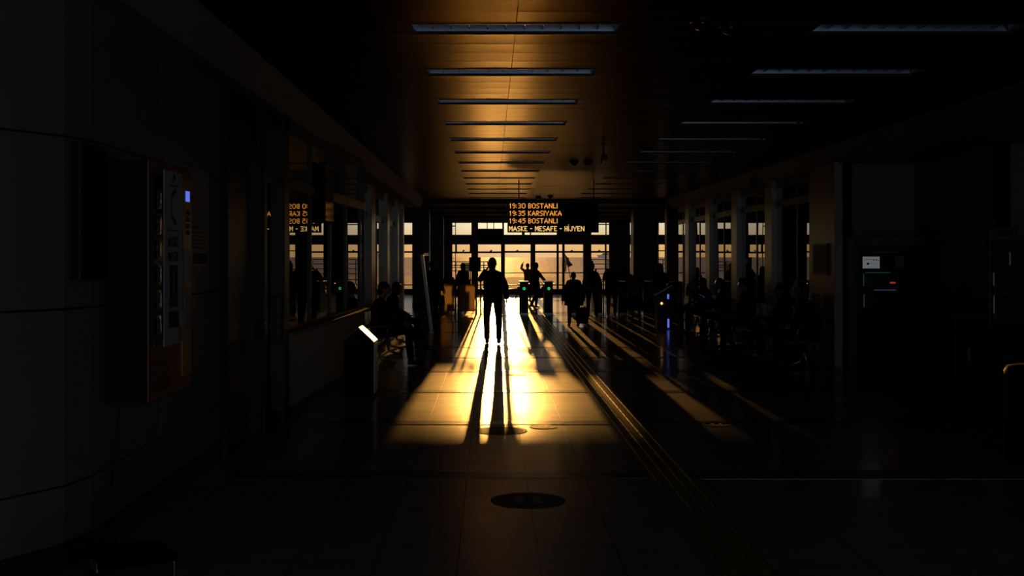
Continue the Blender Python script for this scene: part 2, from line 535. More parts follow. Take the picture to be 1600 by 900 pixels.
co = struct('ceiling', cb, 'ceiling', 'ceiling of wide satin metal planks over the hall', 'ceiling', smooth=False)
vb = MB()
y = 35.05
while y < WY:
    for xa, xb in ((-6.5, -1.6), (-1.596, 2.6), (2.604, 10)):
        t = rng.uniform(-0.002, 0.002)
        vb.add([(xa, y, VEST + t), (xa, min(y + 0.60, WY), VEST - t), (xb, min(y + 0.60, WY), VEST - t), (xb, y, VEST + t)], [(0, 1, 2, 3)])
    y += 0.61
struct('ceiling_2', vb, mat('dull_plank', (0.09, 0.085, 0.08), 0.75, spec=0.2), 'lower dark plank ceiling of the lobby behind the turnstiles', 'ceiling')
struct('trim_2', MB().box(-6.5, 10, 34.95, 35.06, VEST - 0.05, 3.75), 'dark_wall', 'dark bulkhead where the metal ceiling ends', 'trim')
b = MB()
for yy in (38.3, 42.6, 46.9, 51.2):
    b.box(-6.5, 10, yy, yy + 0.22, VEST - 0.07, VEST + 0.02)
struct('trim_3', b, mat('beam_paint', (0.04, 0.037, 0.033), 0.85, spec=0.1), 'dark cross beams under the lobby ceiling', 'trim')
struct('roof', MB().box(-7.5, 11, -4.2, WY + 0.6, 3.85, 4.0), 'dark_wall', 'roof slab over the hall', 'roof')

# sloped coves between ceiling and side walls
b = MB()
b.add([(CL, -4, CEIL), (CL, 35, CEIL), (-2.16, 35, COVE), (-2.16, -4, COVE), (-5.2, -4, COVE), (-5.2, 35, COVE)], [(0, 1, 2, 3), (3, 2, 5, 4)])
b.add([(CL, -4, CEIL), (CL, 35, CEIL), (CL, 35, CEIL + 0.3), (CL, -4, CEIL + 0.3)], [(0, 1, 2, 3)])
struct('trim_4', b, 'soffit', 'plain grey sloping soffit above the ticket booth', 'soffit')
b = MB()
b.add([(CR, -4, CEIL), (CR, 35, CEIL), (5.55, 35, COVE), (5.55, -4, COVE), (9.2, -4, COVE), (9.2, 35, COVE)], [(0, 1, 2, 3), (3, 2, 5, 4)])
b.add([(CR, -4, CEIL), (CR, 35, CEIL), (CR, 35, CEIL + 0.3), (CR, -4, CEIL + 0.3)], [(0, 1, 2, 3)])
struct('trim_5', b, 'soffit', 'plain grey sloping soffit above the glazed shop side', 'soffit')

# panelled white wall with the vending machine, bending away near the camera
path = [(-2.36, 10.05), (-2.35, 8.22), (-2.335, 6.75), (-2.39, 6.45), (-2.55, 6.15), (-2.9, 5.6), (-3.4, 4.8)]
def offs(p, d): return (p[0] - d, p[1])
b = MB(); g = MB()
for za, zb in ((0.15, 0.463), (0.475, 1.452), (1.466, 2.422), (2.436, COVE)):
    for i in range(len(path) - 1):
        (xa, ya), (xb, yb) = path[i], path[i + 1]
        if i == 0: yb += 0.008
        vs = [(xa, ya, za), (xb, yb, za), (xb, yb, zb), (xa, ya, zb)]
        b.add(vs + [(x - 0.012, y, z) for x, y, z in vs], [(0, 1, 2, 3), (4, 7, 6, 5), (0, 4, 5, 1), (3, 2, 6, 7), (0, 3, 7, 4), (1, 5, 6, 2)])
for i in range(len(path) - 1):
    (xa, ya), (xb, yb) = path[i], path[i + 1]
    vs = [(xa - 0.012, ya, 0), (xb - 0.012, yb, 0), (xb - 0.012, yb, 3.8), (xa - 0.012, ya, 3.8)]
    g.add(vs + [(x - 0.3, y, z) for x, y, z in vs], [(0, 1, 2, 3), (4, 7, 6, 5), (0, 4, 5, 1), (3, 2, 6, 7), (0, 3, 7, 4), (1, 5, 6, 2)])
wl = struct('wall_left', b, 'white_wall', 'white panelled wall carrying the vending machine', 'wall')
tag(g.build('wall_left_core', 'groove', wl), None)
b = MB()
for i in range(len(path) - 1):
    (xa, ya), (xb, yb) = path[i], path[i + 1]
    vs = [(xa + 0.012, ya, 0), (xb + 0.012, yb, 0), (xb + 0.012, yb, 0.14), (xa + 0.012, ya, 0.14)]
    b.add(vs + [(x - 0.03, y, z) for x, y, z in vs], [(0, 1, 2, 3), (4, 7, 6, 5), (0, 4, 5, 1), (3, 2, 6, 7), (0, 3, 7, 4), (1, 5, 6, 2)])
struct('baseboard_left', b, 'stone', 'dark baseboard below the white panelled wall', 'baseboard')

# outer shell: closes the rooms behind the glass
b = MB()
b.box(-5.3, -5.15, -4, 32.6, 0, 3.85)                     # behind the booth
b.box(-6.7, -6.5, 32.4, WY + 0.3, 0, 3.85)                 # lobby side
b.box(-6.6, -2.55, 32.45, 32.65, 0, 3.85)                  # return
b.box(-5.3, -2.4, 18.40, 18.55, 0, 3.85)                   # booth end
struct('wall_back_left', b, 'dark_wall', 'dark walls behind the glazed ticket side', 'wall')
b = MB()
b.box(9.9, 10.1, 34.3, WY + 0.3, 0, 3.85)
b.box(5.62, 10.1, 34.35, 34.55, 0, 3.85)
b.box(9.0, 9.15, 18.3, 34.5, 0, 3.85)
struct('wall_back_right', b, 'dark_wall', 'dark walls behind the glazed shop side', 'wall')
b = MB()
b.box(5.6, 6.78, 18.35, 18.5, 0, 3.85)
b.box(6.75, 6.9, 15.3, 18.5, 0, 3.85)
b.box(6.75, 8.75, 15.3, 15.45, 0, 3.85)
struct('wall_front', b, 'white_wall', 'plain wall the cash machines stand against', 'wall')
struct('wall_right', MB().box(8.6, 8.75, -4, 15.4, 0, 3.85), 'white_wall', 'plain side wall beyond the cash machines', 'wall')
b = MB()
b.box(-5.3, -1.9, -4.2, -4, 0, 3.85); b.box(7.0, 8.8, -4.2, -4, 0, 3.85); b.box(-1.9, 7.0, -4.2, -4, 3.1, 3.85)
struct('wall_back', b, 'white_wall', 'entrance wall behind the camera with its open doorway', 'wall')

# ------------------------------------------------------------------ ticket booth front
def lbox(mb, lx0, lx1, y0, y1, z0, z1): mb.box(lx0, lx1, y0, y1, z0, z1)
d = MB().box(-0.08, -0.03, 10.08, 11.2, 0.02, 2.72)
dr = struct('door_1', d, 'door_green', 'dark green door beside the white panelled wall', 'door', loc=FLOC, rot=FROT)
MB().box(-0.03, 0.02, 11.0, 11.06, 0.95, 1.15).build('door_handle', 'frame', dr)
f = MB().box(-0.1, 0.03, 10.03, 10.09, 0, 3.25).box(-0.1, 0.03, 11.2, 11.32, 0, 3.25).box(-0.1, 0.0, 10.08, 11.2, 2.72, 3.25)
f.build('door_frame', 'frame', dr)
dg_ = struct('door_2', MB().box(-0.1, 0.05, 11.32, 11.42, 0, 3.25).box(-0.1, 0.05, 12.22, 12.46, 0, 3.25).box(-0.08, 0.02, 11.42, 12.22, 0, 0.12).box(-0.08, 0.02, 11.42, 12.22, 2.50, 2.62).box(-0.08, 0.02, 11.42, 12.22, 3.1, 3.25),
            'frame', 'glass door of the ticket booth in a dark frame', 'door', loc=FLOC, rot=FROT)
MB().box(-0.035, -0.025, 11.42, 12.22, 0.12, 2.5).box(-0.035, -0.025, 11.42, 12.22, 2.62, 3.1).build('pane', 'booth_glass', dg_)
MB().loft([(0.05, 12.1, 0.85), (0.05, 12.1, 1.35)], 0.015).build('door_handle', 'frame', dg_)
# base wall and counter ledge
struct('trim_6', MB().box(-0.12, -0.02, 12.46, 18.38, 3.12, 3.3).box(-0.14, -0.02, 18.3, 18.4, 0.95, 3.25), 'white_wall', 'header and end post of the ticket booth front', 'trim', loc=FLOC, rot=FROT)
wb = struct('wall_booth', MB().box(-0.12, 0.0, 12.46, 18.38, 0.1, 0.899), 'booth_wall',
            'white base wall below the ticket booth glass', 'wall', loc=FLOC, rot=FROT)
MB().box(-0.12, -0.03, 12.46, 18.38, 0, 0.1).build('baseboard', 'stone', wb)
led = tag(MB().box(-0.35, 0.1, 12.4, 18.42, 0.90, 0.94).build('counter_ledge', 'white_wall', None, FLOC, FROT, bevel=0.006), 'pale counter ledge running below the ticket booth glass', 'counter')
mull = [12.46, 13.96, 15.3, 16.6, 17.96, 18.34]
for i in range(len(mull) - 1):
    ya, yb = mull[i], mull[i + 1]
    w = 0.018
    fr = MB()
    fr.box(-0.05, 0.0, ya - w, ya + w, 0.94, 3.12)
    if i == len(mull) - 2: fr.box(-0.05, 0.0, yb - w, yb + w, 0.94, 3.12)
    fr.box(-0.07, 0.012, ya + w, yb - w, 2.50, 2.62)
    fr.box(-0.07, 0.012, ya + w, yb - w, 0.94, 0.98)
    o = struct('window_%d' % (i + 1), fr, 'frame', 'glazed bay %s of the ticket booth counter' % ('one two three four five'.split()[i]), 'window', loc=FLOC, rot=FROT)
    MB().box(-0.031, -0.025, ya + w, yb - w, 0.98, 2.50).build('pane', 'booth_glass', o)
    MB().box(-0.031, -0.025, ya + w, yb - w, 2.62, 3.12).build('pane', 'booth_glass', o)

# recessed glazed wall past the booth
def glazed(name, x, out, y0, y1, pil, mulls, zt, n0, where, gm, side):
    """pilasters as wall, glass bays between them; out = +1 faces +X"""
    wm_ = MB()
    for a, b_ in pil: wm_.box(min(x, x + out * 0.11), max(x, x + out * 0.11), a, b_, 0, COVE + 0.02)
    struct(name, wm_, 'pilaster', 'pilasters of the glazed %s' % where, 'wall')
    ed = [y0] + [v for p in pil for v in p] + [y1]
    k = n0
    for i in range(0, len(ed), 2):
        a, b_ = ed[i], ed[i + 1]
        if b_ - a < 0.2: continue
        fr = MB()
        xa, xb = (x - 0.05, x + 0.02) if out > 0 else (x - 0.02, x + 0.05)
        fr.box(xa, xb, a, b_, zt, zt + 0.13)
        fr.box(xa, xb, a, b_, 0, 0.12)
        fr.box(xa, xb, a, b_, 3.08, COVE)
        for m_ in mulls:
            if a + 0.1 < m_ < b_ - 0.1: fr.box(xa, xb, m_ - 0.03, m_ + 0.03, 0.12, 3.08)
        o = struct('window_%d' % k, fr, 'frame', 'dark framed glass bay, number %s along the %s' % ('one two three four five six'.split()[k - n0], where), 'window')
        MB().box(x - 0.004, x + 0.004, a, b_, 0.12, zt).build('pane', gm, o)
        MB().box(x - 0.004, x + 0.004, a, b_, zt + 0.13, 3.08).build('pane', gm, o)
        k += 1
    return k
kn = glazed('wall_recess', -2.55, 1, 18.5, 32.4, [(21.0, 21.4), (23.6, 24.4), (27.2, 27.8), (30.2, 30.6), (32.0, 32.45)], [22.5, 25.6, 29.0, 31.3], 2.55, 6, 'ticket side recess', 'booth_glass', 'l')
kn = glazed('wall_shop', 5.6, -1, 19.8, 34.35, [(22.55, 23.1), (25.75, 26.3), (28.95, 29.5), (32.0, 32.6)], [21.0, 24.2, 27.6, 30.8, 33.5], 2.72, kn, 'shop side of the hall', 'wavy_glass', 'r')
pier = struct('wall_pier', MB().box(5.47, 5.75, 18.35, 19.8, 0, COVE + 0.02), 'pilaster', 'broad end pier beside the cash machine', 'wall')

# lobby columns
cols = [(645, 671, 40.0), (672.5, 693, 46.0), (990, 1028, 40.0), (1042, 1066, 36.2)]
for i, (pa, pb, Y) in enumerate(cols):
    xa, xb = gx(pa, Y), gx(pb, Y)
    h = VEST
    lab = ['square dark stone column behind the leaning banner', 'slim square dark column just beside the lobby windows by the seated figure',
           'broad dark stone column behind the woman in the flared skirt', 'dark stone column closest to the shop glazing'][i]
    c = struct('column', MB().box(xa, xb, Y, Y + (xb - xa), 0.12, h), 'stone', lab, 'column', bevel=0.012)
    MB().box(xa - 0.015, xb + 0.015, Y - 0.015, Y + (xb - xa) + 0.015, 0, 0.12).build('plinth', 'band', c)
    MB().box(xb - 0.01, xb + 0.012, Y - 0.012, Y + 0.02, 0.12, h).build('lit_edge_strip', 'steel', c)  # bright strip added to draw the light along the column's right edge

# ------------------------------------------------------------------ sea front wall
def zw(py): return gz(py, WY)
def xw(px): return gx(px, WY)
b = MB()
for pa, pb in ((520, 628), (644, 705), (736.5, 747), (784.8, 787.6), (911.5, 924), (953, 984.6), (1010, 1029.5), (1040.5, 1150)):
    b.box(max(-6.6, xw(pa)), min(10, xw(pb)), WY, WY + 0.3, 0, 3.85)
b.box(-6.6, 10, WY, WY + 0.3, zw(348), 3.85)
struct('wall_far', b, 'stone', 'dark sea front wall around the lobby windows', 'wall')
bays = [(628, 644), (705, 736.5), (747, 784.8), (787.6, 911.5), (924, 953), (984.6, 1010), (1029.5, 1040.5)]
ZT0, ZT1 = zw(382), zw(366.8)
names = ['narrow window slit beyond the banner column', 'sea window behind the hooded figure', 'sea window behind the person on the phone', 'wide glass sliding doors to the sea', 'sea window that frames the yacht', 'window mostly hidden by the broad dark column, only a slit showing', 'tall narrow window behind the woman raising her phone']
for i, (pa, pb) in enumerate(bays):
    fr = MB()
    def H(z0, z1, a=pa, b_=pb, d=0.08): fr.box(xw(a), xw(b_), WY + 0.06, WY + 0.06 + d, z0, z1)
    def V(a, b_, z0, z1, d=0.08): fr.box(xw(a), xw(b_), WY + 0.05, WY + 0.05 + d, z0, z1)
    H(ZT0, ZT1, d=0.2)
    H(0, 0.26, d=0.14)
    H(0.42, 0.47)
    if i == 3:
        H(zw(395), zw(392)); H(zw(427), zw(425.4))
        V(829, 836.5, 0.26, ZT0); V(869.8, 873.2, 0.26, ZT0); V(878.6, 882.5, 0.26, ZT0); V(787.6, 789, 0.26, ZT0)
        V(815.5, 820, ZT1, zw(348)); V(828, 830, ZT1, zw(348)); V(870, 911.5, ZT1, zw(348)); V(880, 882, ZT1, zw(348))
    elif i == 2:
        H(zw(395.6), zw(392.8)); H(zw(378), zw(357.3), d=0.2)
        V(760.6, 761.8, ZT1, zw(348)); V(771, 772.2, ZT1, zw(348)); V(782.8, 784.8, 0.26, ZT0)
    elif i == 1:
        H(zw(396), zw(393.2)); V(711, 712.3, 0.26, zw(348)); V(712, 714, zw(394), ZT0); H(zw(354), zw(352.4), 705, 711); V(705, 706.8, 0.26, zw(348)); V(734, 736.5, zw(394), ZT0)
        H(zw(438), zw(436.4))
    elif i == 4:
        H(zw(395), zw(392)); V(945.4, 948, 0.26, ZT0); V(946.3, 948, ZT1, zw(348)); H(zw(351), zw(349.5)); V(951.9, 953, 0.26, zw(348))
        H(zw(438), zw(436.4))
    elif i == 6:
        H(zw(392.5), zw(391))
    else:
        H(zw(395), zw(392.4))
    if i in (1, 2, 3, 4):
        for px in ({1: (724,), 2: (767,), 3: (808, 893), 4: (936,)}[i]):
            fr.box(xw(px - 1.5), xw(px + 1.5), WY + 0.0, WY + 0.06, zw(393), zw(391.4))
            fr.box(xw(px - 0.5), xw(px + 2.4), WY - 0.02, WY + 0.06, zw(391.4), zw(390.6))
    nm = 'door_3' if i == 3 else 'window_%d' % (kn + i)
    o = struct(nm, fr, 'frame', names[i], 'door' if i == 3 else 'window')
    MB().box(xw(pa), xw(pb), WY + 0.10, WY + 0.108, 0.26, zw(348)).build('pane', 'glass', o)

# ------------------------------------------------------------------ outside
struct('quay', MB().box(-60, 60, WY + 0.4, 104, -3.0, -0.03), 'quay', 'brown paved quay outside the sea doors', 'ground', )
sea = MB()
NS = 60
ys = [100 * (1.15 ** i) for i in range(48)]
for i in range(len(ys) - 1):
    w0, w1 = ys[i] * 1.2 + 100, ys[i + 1] * 1.2 + 100
    sea.add([(-w0, ys[i], -2.2), (w0, ys[i], -2.2), (w1, ys[i + 1], -2.2), (-w1, ys[i + 1], -2.2)], [(0, 1, 2, 3)])
tag(sea.build('sea', 'sea'), 'open sea glittering at sunset beyond the quay', 'sea', kind='stuff')
#@@OBJECTS
# ------------------------------------------------------------------ ceiling lamps
ORD = 'first second third fourth fifth sixth seventh eighth ninth tenth eleventh twelfth'.split()
def make_lamp():
    t = thing('ceiling_light', 'x', 'light')
    h = MB()
    hw, hd, up = 0.785, 0.2, 0.13
    def P(y, z): return [(-hw, y, z), (hw, y, z)]
    prof = [(-hd, 0.0), (-0.183, up), (-0.05, up + 0.02), (0.05, up + 0.02), (0.183, up), (hd, 0.0)]
    vs = []
    for y, z in prof: vs += P(y, z)
    n = len(prof)
    h.add(vs, [(2 * i, 2 * i + 2, 2 * i + 3, 2 * i + 1) for i in range(n - 1)])
    h.build('reflector', 'reflector', t, smooth=False)
    for s in (-1, 1):
        e = MB()
        e.add([(s * hw, y, z) for y, z in prof] + [(s * (hw + 0.01), y, z) for y, z in prof], [tuple(range(n)), tuple(range(2 * n - 1, n - 1, -1))] + [(i, i + n, i + 1 + n, i + 1) for i in range(n - 1)])
        e.add([(s * hw, -hd, 0.0), (s * (hw - 0.05), -0.11, up * 0.85), (s * (hw - 0.05), 0.11, up * 0.85), (s * hw, hd, 0.0)], [(0, 1, 2, 3)])
        e.build('end_cap', 'reflector', t)
    lv = MB()
    for k in range(1, 11):
        x = -hw + k * (2 * hw / 11)
        lv.box(x - 0.004, x + 0.004, -0.15, 0.17, 0.03, 0.085)
    lv.box(-hw, hw, -0.004, 0.004, 0.035, 0.075)
    lv.build('louvre', 'reflector', t)
    for y in (-0.06, 0.06):
        MB().loft([(-hw + 0.04, y, 0.105), (hw - 0.04, y, 0.105)], 0.013, 8, side=(0, 0, 1)).build('tube', 'tube', t, smooth=True)
    fr = MB()
    fr.box(-hw - 0.012, hw + 0.012, -hd - 0.006, -hd + 0.006, -0.006, 0.02).box(-hw - 0.012, hw + 0.012, hd - 0.006, hd + 0.006, -0.006, 0.02)
    fr.build('trim_frame', 'frame', t)
    return t
l0 = make_lamp()
first = True
for row, x in (('centre row over the aisle', LAMPX[0]), ('side row over the seats', LAMPX[1])):
    for k in range(12):
        o = l0 if first else copy_tree(l0)
        first = False
        o.location = (x, L0 + 5 * SP * k + 0.205, CEIL)
        tag(o, 'unlit louvred ceiling light, %s from the camera in the %s' % (ORD[k], row), 'light', 'louvred lights in the ' + row)
Y = 43.4
t = thing('lobby_light', 'small square ceiling light with a pale panel over the lobby', 'light', (gx(771, Y), Y, VEST - 0.03))
MB().box(-0.32, 0.32, -0.32, 0.32, -0.01, 0.03).build('housing', 'alu', t)
MB().box(-0.28, 0.28, -0.28, 0.28, -0.016, -0.008).build('diffuser', 'reflector', t)

# domes, cameras
def dome(x, Y, lab, z=CEIL, kind='dome_camera', cat='camera'):
    t = thing(kind, lab, cat, (x, Y, z), group='round black ceiling domes')
    MB().lathe([(0.0, -0.002), (0.085, -0.002), (0.085, -0.03), (0.075, -0.034), (0.0, -0.034)][::-1], 24).build('base_ring', 'black', t, smooth=False)
    MB().ball((0, 0, -0.034), (0.066, 0.066, 0.055), 20, 10).build('dome', 'glossy_black', t, smooth=True)
    return t
dome(1.545, 8.45, 'black dome camera near the front lamps, the one closer to the aisle')
dome(1.79, 8.62, 'black dome camera near the front lamps, the one closer to the seats')
dome(gx(897, 20.9), 20.9, 'black dome camera halfway down the hall, aisle side of its pair')
dome(gx(919, 20.9), 20.9, 'black dome camera halfway down the hall, seat side of its pair')
dome(gx(841, 33.0), 33.0, 'tiny black dome camera just above the departure board, aisle side')
dome(gx(860, 32.6), 32.6, 'tiny black dome camera just above the departure board, seat side')
Y = 17.8
t = thing('security_camera', 'black security camera on a short drop pole under the ceiling', 'camera', (gx(943, Y), Y, CEIL))
MB().lathe([(0.05, -0.02), (0.05, 0.0)], 16).build('ceiling_plate', 'black', t)
MB().loft([(0, 0, -0.01), (0, 0, -0.16)], 0.016, 10).build('drop_pole', 'black', t)
MB().box(-0.03, 0.05, -0.1, 0.1, -0.26, -0.16).build('camera_body', 'black', t, bevel=0.01)
MB().loft([(-0.035, -0.02, -0.235), (-0.035, -0.02, -0.30)], (0.016), 8).build('lens_hood', 'alu', t)
Y = 23.9
t = thing('security_camera', 'small black camera on the sloping soffit above the shop glazing', 'camera', (5.42, Y, CEIL - 0.20))
MB().box(-0.05, 0.05, -0.07, 0.07, -0.02, 0.10).build('bracket', 'black', t, bevel=0.008)
MB().loft([(0, -0.14, -0.05), (0, 0.04, -0.03)], 0.04, 12).build('camera_body', 'black', t, smooth=True)

# ------------------------------------------------------------------ departure board
Y = 26.0
S = Y / F
xl, xr, zt, zb = gx(793, Y), gx(935.5, Y), gz(314, Y), gz(363.2, Y)
t = thing('departure_board', 'hanging black LED board listing ferry departures in amber letters', 'sign', ((xl + xr) / 2, Y, zb))
w2 = (xr - xl) / 2
MB().box(-w2, w2, 0, 0.16, 0, zt - zb).build('cabinet', 'matt_black', t, bevel=0.006)
f = MB()
f.box(-w2, w2, -0.012, 0.0, zt - zb - 0.02, zt - zb).box(-w2, w2, -0.012, 0.0, 0, 0.015).box(-w2, -w2 + 0.015, -0.012, 0, 0.015, zt - zb - 0.02).box(w2 - 0.015, w2, -0.012, 0, 0.015, zt - zb - 0.02)
f.build('bezel', 'black', t)
MB().box(-w2 + 0.015, w2 - 0.015, -0.004, 0.0, 0.015, zt - zb - 0.02).build('screen', 'matt_black', t)
RX = (R(90), 0, 0)
GLYPH = {'0': '01110 10001 10001 10001 10001 10001 01110', '1': '010 110 010 010 010 010 010', '3': '1110 0001 0001 0110 0001 0001 1110', '4': '00010 00110 01010 10010 11111 00010 00010',
 '5': '1111 1000 1110 0001 0001 0001 1110', '9': '0110 1001 1001 0111 0001 0001 0110', ':': '00 00 10 00 00 10 00', ' ': '00 00 00 00 00 00 00', '-': '000 000 000 111 000 000 000',
 'A': '00100 00100 01010 01010 11111 10001 10001', 'B': '1110 1001 1001 1110 1001 1001 1110', 'O': '01110 10001 10001 10001 10001 10001 01110', 'S': '0111 1000 1000 0110 0001 0001 1110',
 'T': '11111 00100 00100 00100 00100 00100 00100', 'N': '10001 11001 11001 10101 10011 10011 10001', 'L': '1000 1000 1000 1000 1000 1000 1111', 'I': '1 1 1 1 1 1 1', 'K': '1001 1010 1100 1000 1100 1010 1001',
 'R': '1110 1001 1001 1110 1100 1010 1001', 'Y': '10001 10001 01010 00100 00100 00100 00100', 'M': '10001 11011 11011 10101 10101 10001 10001', 'E': '1111 1000 1000 1110 1000 1000 1111',
 'F': '1111 1000 1000 1110 1000 1000 1000', 'H': '1001 1001 1001 1111 1001 1001 1001', 'J': '0001 0001 0001 0001 0001 1001 0110', '\u0130': '1 1 1 1 1 1 1'}
def led_text(s, m, parent, loc, width, height, bold=1.0):
    mb = MB()
    cells = []; x = 0
    for ch in s:
        rows = GLYPH[ch].split()
        for j, rw in enumerate(rows):
            for i, c in enumerate(rw):
                if c == '1': cells.append((x + i, 6 - j))
        if ch == '\u0130': cells.append((x, 8.2))
        x += len(rows[0]) + 1
    n = x - 1
    dx, dz = width / n, height / 7
    hx, hz = dx * .5 * bold, dz * .5 * bold
    for cx, cz in cells:
        X0, Z0 = (cx + .5) * dx, (cz + .5) * dz
        mb.add([(X0 - hx, 0, Z0 - hz), (X0 + hx, 0, Z0 - hz), (X0 + hx, 0, Z0 + hz), (X0 - hx, 0, Z0 + hz)], [(0, 1, 2, 3)])
    return mb.build('led_lettering', m, parent, loc)
for s, x0, x1, y0, y1, m, nm in (('19:30 BOSTANLI', 796, 871, 317.8, 325.6, 'led', 'top departure line'), ('19:35 KARSIYAKA', 796, 877.5, 329.4, 337.2, 'led', 'middle departure line'),
                             ('19:45 BOSTANLI', 796, 871, 341.2, 349.0, 'led', 'last departure line'), ('MASKE - MESAFE - H\u0130JYEN', 795.3, 913, 353.4, 361.2, 'led_pale', 'pale amber notice line')):
    o = led_text(s, m, t, ((x0 - VX) * S - (xl + xr) / 2, -0.008, gz(y1, Y) - zb), (x1 - x0) * S, (y1 - y0) * S, 1.12 if m == 'led_pale' else 1.0)
    o['label'] = nm
for x in (-w2 * 0.75, w2 * 0.9):
    MB().loft([(x, 0.08, zt - zb - 0.01), (x, 0.08, CEIL - zb)], 0.012, 8).build('hanging_rod', 'black', t)

# black screen box on the booth front
t = thing('wall_screen', 'black screen box jutting out from the ticket booth glass', 'screen', (FT(0.0, 14.4)[0], FT(0.0, 14.4)[1], 2.19), -ANG)
MB().box(0.01, 0.085, 0, 0.62, 0, 0.76).build('casing', 'matt_black', t, bevel=0.006)
MB().box(0.084, 0.09, 0.02, 0.60, 0.02, 0.74).build('screen_glass', 'glossy_black', t)
MB().box(-0.024, 0.012, 0.22, 0.40, 0.3, 0.42).build('bracket', 'black', t)

# ------------------------------------------------------------------ bin
Y0, Y1 = 14.36, 14.8
xa, xb = gx(536.5, Y0), gx(584, Y0)
ze, zr = gz(534, Y0), gz(511, Y0)
xm = gx(559.5, Y0)
t = thing('litter_bin', 'black litter bin with a gabled sunlit lid beside the ticket booth', 'bin', ((xa + xb) / 2, Y0, 0))
w = (xb - xa) / 2
MB().box(-w, w, 0.0, Y1 - Y0, 0.03, ze - 0.02).build('body', 'black', t, bevel=0.006)
lid = MB().prism([(-w - 0.005, ze - 0.02), (w + 0.005, ze - 0.02), (w + 0.005, ze), (0.0, zr), (-w - 0.005, ze)], 'y', -0.006, Y1 - Y0 + 0.006)
lid.build('lid', mat('bin_lid_steel', (0.35, 0.33, 0.30), 0.42, 0.8), t)
MB().box(-w + 0.03, w - 0.03, 0.03, Y1 - Y0 - 0.03, 0.0, 0.035).build('foot', 'matt_black', t)
MB().prism([(-w, 0.03), (-w, ze), (0, zr - 0.008), (w, ze), (w, 0.03)], 'y', -0.01, -0.002).build('front_panel', 'matt_black', t)
MB().box(w - 0.001, w + 0.006, 0.02, Y1 - Y0 - 0.02, 0.05, ze - 0.03).build('side_panel', 'steel', t)

# black bin low in the corner by the wall
t = thing('square_bin', 'low black box with a lid on the floor below the vending machine', 'box', (-1.655, 5.28, 0), R(31))
MB().box(-0.165, 0.165, -0.15, 0.15, 0, 0.37).build('body', 'matt_black', t, bevel=0.01)
MB().box(-0.175, 0.175, -0.16, 0.16, 0.37, 0.405).build('lid', 'felt_black', t, bevel=0.008)
MB().box(-0.178, -0.172, -0.14, 0.0, 0.36, 0.40).build('lid_edge_glint', 'alu', t)  # highlight along the lid edge, put in as a thin pale metal strip
cab = MB().loft([(-2.30, 6.5, 0.16), (-2.16, 6.2, 0.02), (-2.0, 5.9, 0.02), (-1.92, 5.7, 0.02)], 0.008, 6)
tag(cab.build('thin_cable', 'grey', smooth=True), 'thin grey cable on the floor running to the low black box', 'cable')

# ------------------------------------------------------------------ vending machine
VX0 = -2.322
Ya, Yb = 6.95, 7.92
t = thing('vending_machine', 'red wall-hung vending machine with a tall white mask poster on its front', 'vending machine', (VX0, Ya, 0.86))
D, WID, HT = 0.26, Yb - Ya, 1.49
MB().box(0, D, 0, WID, 0, HT).build('cabinet', 'red', t, bevel=0.012)
MB().box(-0.004, D - 0.01, -0.006, 0.0, 0.01, HT - 0.01).build('side_panel', 'matt_black', t)
MB().box(D, D + 0.012, 0.03, 0.66, 0.34, HT - 0.06).build('window_frame', 'black', t)
MB().box(D + 0.010, D + 0.016, 0.05, 0.25, 0.37, HT - 0.09).build('display_glass', 'glossy_black', t)
pp = MB().box(D + 0.012, D + 0.020, 0.26, 0.67, 0.33, HT - 0.05).build('poster_panel', 'paper', t)
PR = (R(90), 0, R(90))
px_ = D + 0.021
def ptxt(s, y0, y1, z0, z1, m='ink', par=pp): return text('poster_lettering', s, m, par, (px_, y0, z0), PR, y1 - y0, z1 - z0, bold=0.02, depth=0.001)
ptxt('MASKE', 0.34, 0.58, 0.955, 1.02)
ptxt('MAT\u0130K', 0.34, 0.58, 0.865, 0.945)
arc = MB()
for k in range(14):
    a0, a1 = R(75 + k * 15), R(75 + (k + 1) * 15)
    ro, ri = 0.115, 0.085
    c = (0.50, 1.215)
    arc.add([(px_, c[0] + ro * math.cos(a0) * 0.9, c[1] + ro * 1.0 * math.sin(a0)), (px_, c[0] + ro * math.cos(a1) * 0.9, c[1] + ro * math.sin(a1)), (px_, c[0] + ri * math.cos(a1) * 0.9, c[1] + ri * math.sin(a1)), (px_, c[0] + ri * math.cos(a0) * 0.9, c[1] + ri * math.sin(a0))], [(0, 1, 2, 3)])
arc.build('poster_emblem', 'ink', pp)
k_ = MB().box(px_ - 0.001, px_ + 0.001, 0.36, 0.57, 1.345, 1.353).box(px_ - 0.001, px_ + 0.001, 0.36, 0.57, 1.06, 1.068)
k_.box(px_ - 0.001, px_ + 0.001, 0.37, 0.55, 0.57, 0.84).box(px_ - 0.001, px_ + 0.001, 0.35, 0.58, 0.44, 0.545)
k_.add([(px_, 0.44, 1.37), (px_, 0.52, 1.40), (px_, 0.46, 1.43)], [(0, 1, 2)])
k_.build('poster_print', 'ink', pp)
MB().box(px_, px_ + 0.002, 0.455, 0.465, 0.66, 0.80).build('poster_stripe', 'paper', pp)
MB().lathe([(0.0, 0.0), (0.05, 0.0), (0.05, 0.012), (0.0, 0.012)], 20).build('push_button', 'grey', t, (D + 0.02, 0.58, 0.39), (0, R(90), 0))
kp = MB().box(D, D + 0.014, 0.72, 0.93, 0.10, HT - 0.08).build('control_panel', 'orange_paint', t)
MB().box(D + 0.014, D + 0.018, 0.78, 0.87, 1.265, 1.335).build('display', 'blue_led', kp)
for i in range(4):
    MB().box(D + 0.014, D + 0.02, 0.80, 0.86, 1.04 + i * 0.045, 1.07 + i * 0.045).build('button', 'ink', kp)
MB().box(D + 0.014, D + 0.03, 0.76, 0.90, 0.72, 0.95).build('card_reader', 'grey', kp)
